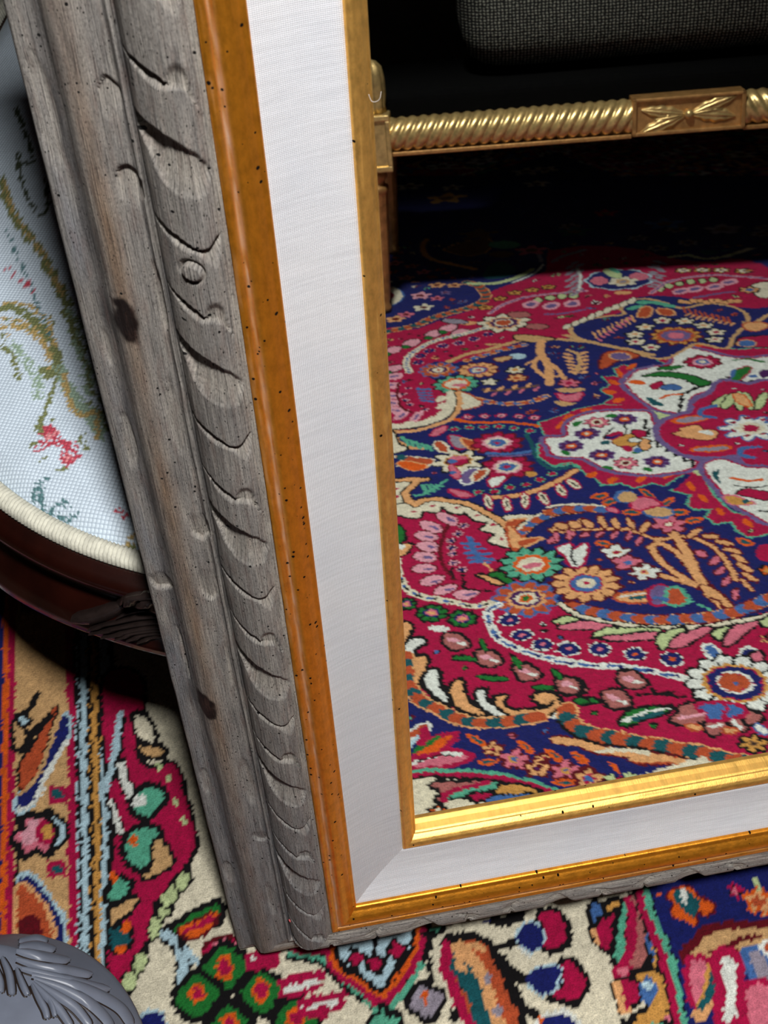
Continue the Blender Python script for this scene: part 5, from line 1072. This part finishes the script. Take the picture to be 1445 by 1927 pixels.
    for j in range(8):
        a = 2 * math.pi * j / 8; rr = .0032 * (1 + .25 * np.sin(th * 160 + a))
        V[:, j] = np.stack([sx((SR + .017 + rr * math.cos(a)) * np.cos(th), np.sin(th) * SR), sy((SR + .017 + rr * math.cos(a)) * np.sin(th)), .398 - .1235 * arch_of(th) + rr * math.sin(a)], 1)
    o = link('lower_cord', grid_mesh('lower_cord', V, True, True), mat_simple('brown_trim', srgb(150, 118, 96), .6), chair)
    link('webbing_panel', mesh_from('webbing_panel', [(float(sx((SR - .01) * math.cos(a), SR * math.sin(a))), float(sy((SR - .01) * math.sin(a))), .282) for a in np.linspace(0, 2 * math.pi, 48, endpoint=False)], [tuple(range(48))]), mat_simple('black_dust_cloth', srgb(22, 20, 20), .9), chair)
build_seat()
from mathutils.bvhtree import BVHTree
def surface_of(o, off):
    bm = bmesh.new(); bm.from_mesh(o.data); t = BVHTree.FromBMesh(bm); bm.free(); off = Vector(off)
    def hit(px, py):
        loc, nrm, i_, d_ = t.ray_cast(Vector(CAM) - off, Vector(ray(px, py)).normalized())
        if loc is None: return None, None
        if nrm.dot(Vector(ray(px, py))) > 0: nrm = -nrm
        return loc, nrm
    return hit
on_rail = surface_of([o for o in chair.children if o.name == 'seat_rail'][0], chair.location)
def raised(hit, path, ws, h, k=7, taper=True):
    """grid of points standing proud of a surface along a traced line (photo points)"""
    q = catmull(np.array(path, float).reshape(-1, 2), False, 6); n = len(q); rows = []
    for i, p_ in enumerate(q):
        d = q[min(i + 1, n - 1)] - q[max(i - 1, 0)]; d = d / (np.hypot(*d) + 1e-9); s_ = np.array([-d[1], d[0]]); t = i / (n - 1)
        ww = float(np.interp(t, np.linspace(0, 1, len(ws)), ws)); row = []
        for j in range(k):
            u = 2 * j / (k - 1) - 1; loc, nr = hit(*(p_ + s_ * ww * u))
            if loc is None: break
            row.append(tuple(loc + nr * (h * max(0.0, 1 - u * u) ** .5 - .001)))
        if len(row) == k: rows.append(row)
    return np.array(rows) if len(rows) > 3 else None
def zz(*v): return [c_ * .22145 + (850 if i % 2 else 0) for i, c_ in enumerate(v)]
for path, ws, h, nm in ((zz(660, 1395, 830, 1385, 980, 1330, 1090, 1265), [9, 17, 16, 13], .010, 'scroll_carving'), (zz(1085, 1240, 1160, 1225, 1290, 1215, 1420, 1225), [8, 9, 9, 8], .009, 'scroll_carving'),
                        (zz(1080, 1310, 1180, 1280, 1300, 1265, 1450, 1270), [3, 5, 6, 5], .007, 'shell_ridge'), (zz(1020, 1400, 1130, 1350, 1280, 1325, 1470, 1320), [3, 6, 7, 5], .008, 'shell_ridge'), (zz(790, 1485, 1000, 1440, 1200, 1395, 1480, 1370), [3, 5, 7, 6], .009, 'shell_ridge'),
                        (zz(800, 1515, 1000, 1490, 1200, 1450, 1480, 1415), [3, 5, 7, 6], .009, 'shell_ridge'), (zz(900, 1545, 1050, 1525, 1230, 1490, 1490, 1455), [3, 5, 7, 6], .009, 'shell_ridge'), (zz(1010, 1565, 1110, 1535, 1280, 1505, 1490, 1480), [2, 5, 6, 6], .009, 'shell_ridge'),
                        (zz(1100, 1580, 1190, 1555, 1310, 1530, 1490, 1512), [2, 5, 6, 6], .008, 'shell_ridge'), (zz(1190, 1600, 1250, 1580, 1350, 1555, 1490, 1542), [2, 4, 5, 5], .007, 'shell_ridge')):
    R3 = raised(on_rail, path, ws, h)
    if R3 is None: continue
    me = grid_mesh(nm, R3); fix_normals(me); link(nm, me, M_ebony, chair)
# legs and upholstered back
for k, ang in enumerate((158, 300, 25, 110)):
    a = R_(ang); c_, s_ = math.cos(a), math.sin(a)
    pts = [((SR + o_) * c_, float(sy((SR + o_) * s_)), z) for o_, z in ((-.005, .33), (.012, .28), (.02, .24), (.008, .17), (-.008, .10), (-.006, .05), (.012, .02), (.022, .012))]
    tube_obj('leg', [tuple(p) for p in catmull(pts, n=4)], list(np.interp(np.linspace(0, 1, 29), [0, .2, .4, .7, .85, 1], [.028, .034, .028, .016, .014, .012])), M_mahog, chair, 14)
V = np.zeros((40, 40, 3)); uu = np.linspace(-1, 1, 40); gu, gv = np.meshgrid(uu, uu)
du = gu * np.sqrt(np.clip(1 - gv ** 2 / 2, 0, 1)); dv = gv * np.sqrt(np.clip(1 - gu ** 2 / 2, 0, 1))
V[..., 0] = du * .235; V[..., 2] = .70 + dv * .25; V[..., 1] = .74 + (V[..., 2] - .45) * .16 - .035 * (1 - (du ** 2 + dv ** 2)) 
me = grid_mesh('back_cushion', V); set_color(me, 'weave', np.broadcast_to(np.array(srgb(196, 212, 222)), (1600, 3)) * (1 + .1 * rng.standard_normal((1600, 1)) * .4)); link('back_cushion', me, M_tap, chair)
pts = [(.25 * math.cos(t), .747 + (.25 + .265 * math.sin(t)) * .16, .70 + .265 * math.sin(t)) for t in np.linspace(0, 2 * math.pi, 49)]
tube_obj('back_frame', pts, .02, M_mahog, chair, 10)
for sg in (-1, 1): tube_obj('back_post', [(sg * .15, .72, .36), (sg * .16, .74, .42), (sg * .155, .76, .50)], [.017, .016, .017], M_mahog, chair, 10)

# ================================================================== GILT BENCH (seen in the glass)
M_bgold = mat_simple('antique_gold_leaf', srgb(206, 176, 116), .34, .75, 60, .35, .3, .0012)
M_bgold2 = mat_simple('antique_gold_leaf_dull', srgb(172, 128, 76), .42, .65, 60, .35, .3, .0012)
BA = R_(12); BL = 1.23
bench = empty('gilt_bench', (.28, -1.75, 0), 'carved gilt bench with rope-twist rail and black upholstered seat facing the mirror', 'bench', rz=BA)
# local x along the front rail, local +y towards the mirror
def gilt_corner(x, y, full):
    blk = box_obj('corner_block', (x - .034, y - .034, .316), (x + .034, y + .034, .431), M_bgold, bench, .003)
    # raised border with a sunk panel on the front face
    for lo_, hi_ in (((x - .034, y + .034, .316), (x + .034, y + .040, .328)), ((x - .034, y + .034, .419), (x + .034, y + .040, .431)), ((x - .034, y + .034, .328), (x - .024, y + .040, .419)), ((x + .024, y + .034, .328), (x + .034, y + .040, .419))):
        box_obj('block_border', lo_, hi_, M_bgold, blk, .002)
    lathe_obj('leg', [(.004, .0), (.014, .0), (.016, .012), (.012, .02), (.014, .03), (.021, .16), (.027, .262), (.029, .268), (.032, .274), (.031, .281), (.024, .284), (.024, .292), (.031, .300), (.028, .312), (.022, .320), (.004, .322)], M_bgold2, bench, 32, (x - .012, y, 0),
              lambda a, i: (.07 * math.cos(12 * a) if 4 <= i <= 6 else 0))
for x in (-.026, BL + .026):
    gilt_corner(x, -.034, True)
    gilt_corner(x, -.50, False)
    # arm support: short fluted leaf rising from the block
    lathe_obj('arm_support', [(.003, .431), (.026, .432), (.024, .445), (.027, .47), (.026, .50), (.022, .522), (.012, .533), (.003, .536)], M_bgold, bench, 28, (x, -.034, 0), lambda a, i: .10 * math.cos(8 * a))
def twist_rail(xa, xb, sgn):
    nu, nv = int((xb - xa) / .0025), 28; V = np.zeros((nu, nv, 3)); xs = np.linspace(xa, xb, nu)
    for j in range(nv):
        a = -math.pi * .5 + math.pi * j / (nv - 1)              # half round facing the mirror
        zc = math.sin(a); yc = math.cos(a)
        ph = 2 * math.pi * (xs - sgn * zc * .020) / .0228
        rr = .0305 + .0034 * np.abs(np.sin(ph / 2)) ** .7 * 1.6
        V[:, j, 0] = xs; V[:, j, 1] = -.034 + yc * rr * 1.05; V[:, j, 2] = .384 + zc * rr
    me = grid_mesh('twisted_rail', V); fix_normals(me)
    o = link('twisted_rail', me, M_bgold, bench); o['label'] = 'rope-twist carved gilt rail'
    box_obj('rail_core', (xa, -.062, .352), (xb, -.030, .414), M_bgold2, bench, .002)
    box_obj('rail_fillet', (xa, -.05, .344), (xb, -.008, .353), M_bgold2, bench, .002)
twist_rail(.008, .503, 1); twist_rail(.727, BL - .008, -1)
# centre tablet with acanthus leaves and a ball
px0, px1, pz0, pz1 = .502, .728, .349, .423
tab = box_obj('carved_tablet', (px0, -.06, pz0), (px1, -.004, pz1), M_bgold2, bench, .002)
for lo_, hi_ in (((px0, -.006, pz0), (px1, .004, pz0 + .008)), ((px0, -.006, pz1 - .007), (px1, .004, pz1)), ((px0, -.006, pz0), (px0 + .009, .004, pz1)), ((px1 - .009, -.006, pz0), (px1, .004, pz1))):
    box_obj('tablet_border', lo_, hi_, M_bgold2, tab, .002)
cxm, czm = (px0 + px1) / 2, (pz0 + pz1) / 2
def leaf_mesh(name, x0, z0, ang, L, W, mat, parent, thick=.007):
    nu, nv = 22, 13; V = np.zeros((nu, nv, 3))
    for i in range(nu):
        t = i / (nu - 1); w = W * math.sin(math.pi * min(1, (t * .93 + .05))) ** .7 * (1 + .12 * math.sin(t * 26))
        bend = .18 * math.sin(t * 2.2)
        for j in range(nv):
            s = j / (nv - 1) * 2 - 1
            lx = L * t; lz = w * s + L * bend * .12
            hgt = thick * (1 - s * s) ** .5 * (.6 + .5 * math.sin(math.pi * t)) + .0016 * math.cos(s * 11) 
            V[i, j] = (x0 + lx * math.cos(ang) - lz * math.sin(ang), -.005 + max(hgt, -.001), z0 + lx * math.sin(ang) + lz * math.cos(ang))
    me = grid_mesh(name, V); fix_normals(me)
    return link(name, me, mat, parent)
for ang, L, W in ((17, .094, .014), (-8, .086, .016), (198, .094, .015), (170, .088, .014), (4, .06, .008), (185, .06, .008)): leaf_mesh('leaf', cxm + .008 * math.cos(R_(ang)), czm + .003 * math.sin(R_(ang)), R_(ang), L, W, M_bgold, tab)
bm = bmesh.new(); bmesh.ops.create_uvsphere(bm, u_segments=18, v_segments=12, radius=.0095); me = bpy.data.meshes.new('ball_boss'); bm.to_mesh(me); bm.free()
o = link('ball_boss', me, M_bgold, tab); o.location = (cxm, .002, czm)
for x in (-.026, BL + .026): box_obj('side_rail', (x - .014, -.47, .352), (x + .014, -.065, .414), M_bgold2, bench, .003)
box_obj('back_rail', (0, -.52, .352), (BL, -.48, .414), M_bgold2, bench, .003)
# upholstery: black seat box and a plump knitted black cushion on it
M_black = mat_simple('black_velvet', srgb(4, 4, 4), .95, 0, 80, .3, .2, .001, .05)
def mat_knit():
    mt, nt, b = nmat('black_knit'); tc = N(nt, 'ShaderNodeTexCoord').outputs['Object']
    w1 = N(nt, 'ShaderNodeTexWave', wave_type='BANDS', bands_direction='X', inp={'Scale': 42, 'Distortion': 2.0, 'Detail': 1.0, 'Detail Scale': 3.0}); nt.links.new(tc, w1.inputs[0])
    w2 = N(nt, 'ShaderNodeTexWave', wave_type='BANDS', bands_direction='Z', inp={'Scale': 52, 'Distortion': 3.0, 'Detail': 1.0, 'Detail Scale': 3.0}); nt.links.new(tc, w2.inputs[0])
    hh = math_node(nt, 'MULTIPLY', w1.outputs['Fac'], w2.outputs['Fac'])
    nt.links.new(ramp(nt, hh, [(0, srgb(14, 14, 14)), (.4, srgb(66, 67, 62)), (.9, srgb(134, 134, 122))]), b.inputs['Base Color']); b.inputs['Roughness'].default_value = .9; b.inputs['Specular IOR Level'].default_value = .15
    bump(nt, b, hh, .6, .003); return mt
box_obj('seat_platform', (-.03, -.49, .39), (BL + .03, -.052, .465), M_black, bench, .02, 4)
nu, nv = 90, 40; V = np.zeros((nu, nv, 3))
for i in range(nu):
    t = i / (nu - 1); x = .155 + (BL - .17 - .155) * t
    e = (1 - abs(2 * t - 1) ** 14) ** .5
    for j in range(nv):
        a = 2 * math.pi * j / nv; ca, sa = math.cos(a), math.sin(a)
        V[i, j] = (x, -.29 + .20 * e * math.copysign(abs(ca) ** .62, ca), (.592) + .118 * e * math.copysign(abs(sa) ** .75, sa))
me = grid_mesh('knit_cushion', V, True); fix_normals(me)
wb = Matrix.Translation((.28, -1.75, 0)) @ Matrix.Rotation(BA, 4, 'Z')
kc = link('knit_cushion', me, mat_knit()); kc.matrix_world = wb
kc['label'] = 'long black knitted bolster cushion lying on the gilt bench'; kc['category'] = 'cushion'

# ================================================================== WHITE PAINTED STOOL, ONLY ITS CARVED KNEE IN VIEW
M_white = mat_simple('shaded_white_paint', srgb(104, 110, 124), .38, 0, 30, .12, .1, .0008)  # white paint darkened to blue-grey, standing in for shade on the knee
M_brline = mat_simple('brown_glaze', srgb(30, 18, 10), .5, 0, 40, .3)
stool = empty('painted_stool', (-.468, -.294, 0), 'white painted stool, toned darker for shade, with an acanthus carved cabriole knee standing on the rug', 'stool')
SO = np.array([-.50, -.36])
KD = np.array([math.cos(R_(42)), math.sin(R_(42))])        # the knee points this way
def knee_surf(s, a):
    """s 0 top .. 1 foot ; a angle about the leg axis, 0 = outward"""
    z = .31 * (1 - s)
    out = np.interp(s, [0, .10, .25, .45, .7, .88, 1], [.205, .238, .262, .25, .205, .20, .235])
    rad = np.interp(s, [0, .10, .25, .45, .7, .88, 1], [.055, .082, .088, .060, .032, .028, .034])
    return z, out, rad
M = 90; K = 64; V = np.zeros((M, K, 3))
side = np.array([-KD[1], KD[0]])
def knee_pt(s, a, lift=0.0):
    z, out, rad = knee_surf(s, a)
    q = (rad + lift)
    top = math.sqrt(max(0.0, 1 - max(0, (.10 - s) / .10) ** 2)) if s < .10 else 1
    ctr = KD * (out - rad * .55)
    d = KD * (math.cos(a) * q * top) + side * (math.sin(a) * q * 1.15 * top)
    return np.array([*(ctr + d), z + .002 + lift * .6])
for i in range(M):
    s = (i / (M - 1)) ** 1.15
    for j in range(K): V[i, j] = knee_pt(s, 2 * math.pi * j / K)
me = grid_mesh('cabriole_leg', V, True); bm = bmesh.new(); bm.from_mesh(me); bmesh.ops.holes_fill(bm, edges=[e for e in bm.edges if e.is_boundary]); bmesh.ops.recalc_face_normals(bm, faces=bm.faces); bm.to_mesh(me); bm.free()
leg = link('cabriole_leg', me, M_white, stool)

on_leg = surface_of(leg, stool.location)
def on_knee(x, y): return on_leg(x * .20761, 1700 + y * .20761)
def carved_lobe(path, w):
    q = catmull(np.array(path, float).reshape(-1, 2), False, 7); n = len(q); rows = []
    for i, p in enumerate(q):
        d = q[min(i + 1, n - 1)] - q[max(i - 1, 0)]; d = d / (np.hypot(*d) + 1e-9); s_ = np.array([-d[1], d[0]])
        t = i / (n - 1); ww = 1.18 * w * (.30 + .70 * math.sin(math.pi * min(1.0, .10 + .62 * t)))
        if t > .9: ww *= math.sqrt(max(.05, 1 - ((t - .9) / .1) ** 2))
        row = []
        for k in range(9):
            u = k / 4 - 1
            loc, nr = on_knee(*(p + s_ * ww * u))
            if loc is None: break
            row.append(tuple(loc + nr * (.0042 * (1 - u * u) ** .6 * (.5 + .5 * math.sin(math.pi * (.15 + .75 * t))) - .0006)))
        if len(row) == 9: rows.append(row)
    if len(rows) < 4: return
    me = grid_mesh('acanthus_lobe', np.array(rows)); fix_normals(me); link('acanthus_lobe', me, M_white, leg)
    for sd in (0, 8):
        tube_obj('glaze_line', [r_[sd] for r_ in rows], .0011, M_brline, leg, 6)
for path, w in (([170, 350, 320, 330, 430, 350], 24), ([170, 400, 330, 392, 500, 425], 30), ([150, 440, 330, 480, 630, 525], 34), ([150, 515, 350, 575, 640, 620, 830, 655], 34), ([200, 600, 420, 655, 700, 725, 990, 790], 38),
                ([290, 655, 560, 715, 850, 820, 1080, 950, 1190, 1110], 46), ([310, 690, 560, 775, 790, 900, 930, 1020, 1010, 1130], 42), ([315, 720, 500, 830, 680, 950, 820, 1120], 40), ([300, 730, 420, 850, 540, 970, 650, 1130], 36),
                ([290, 740, 350, 860, 410, 970, 430, 1050], 30), ([380, 800, 465, 920, 500, 1035], 24), ([150, 600, 205, 740, 255, 840], 30), ([20, 500, 85, 650, 110, 840], 34), ([-50, 560, 0, 700, 5, 815], 32)):
    carved_lobe(path, w)
# seat, aprons and the other legs of the stool, beyond the edge of the picture
for ang in (132, 222, 312):
    o = bpy.data.objects.new('cabriole_leg', leg.data); COL.objects.link(o); o.parent = stool; o.rotation_euler = (0, 0, R_(ang - 42))
    for ch in list(leg.children):
        d_ = bpy.data.objects.new(ch.name.split('.')[0], ch.data); COL.objects.link(d_); d_.parent = o
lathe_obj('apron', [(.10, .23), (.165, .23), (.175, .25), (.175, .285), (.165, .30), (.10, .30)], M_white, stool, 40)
lathe_obj('seat_pad', [(.002, .298), (.15, .298), (.168, .305), (.172, .318), (.16, .332), (.10, .345), (.002, .35)], mat_simple('faded_seat_pad', srgb(150, 150, 156), .8, 0, 30, .15), stool, 40)
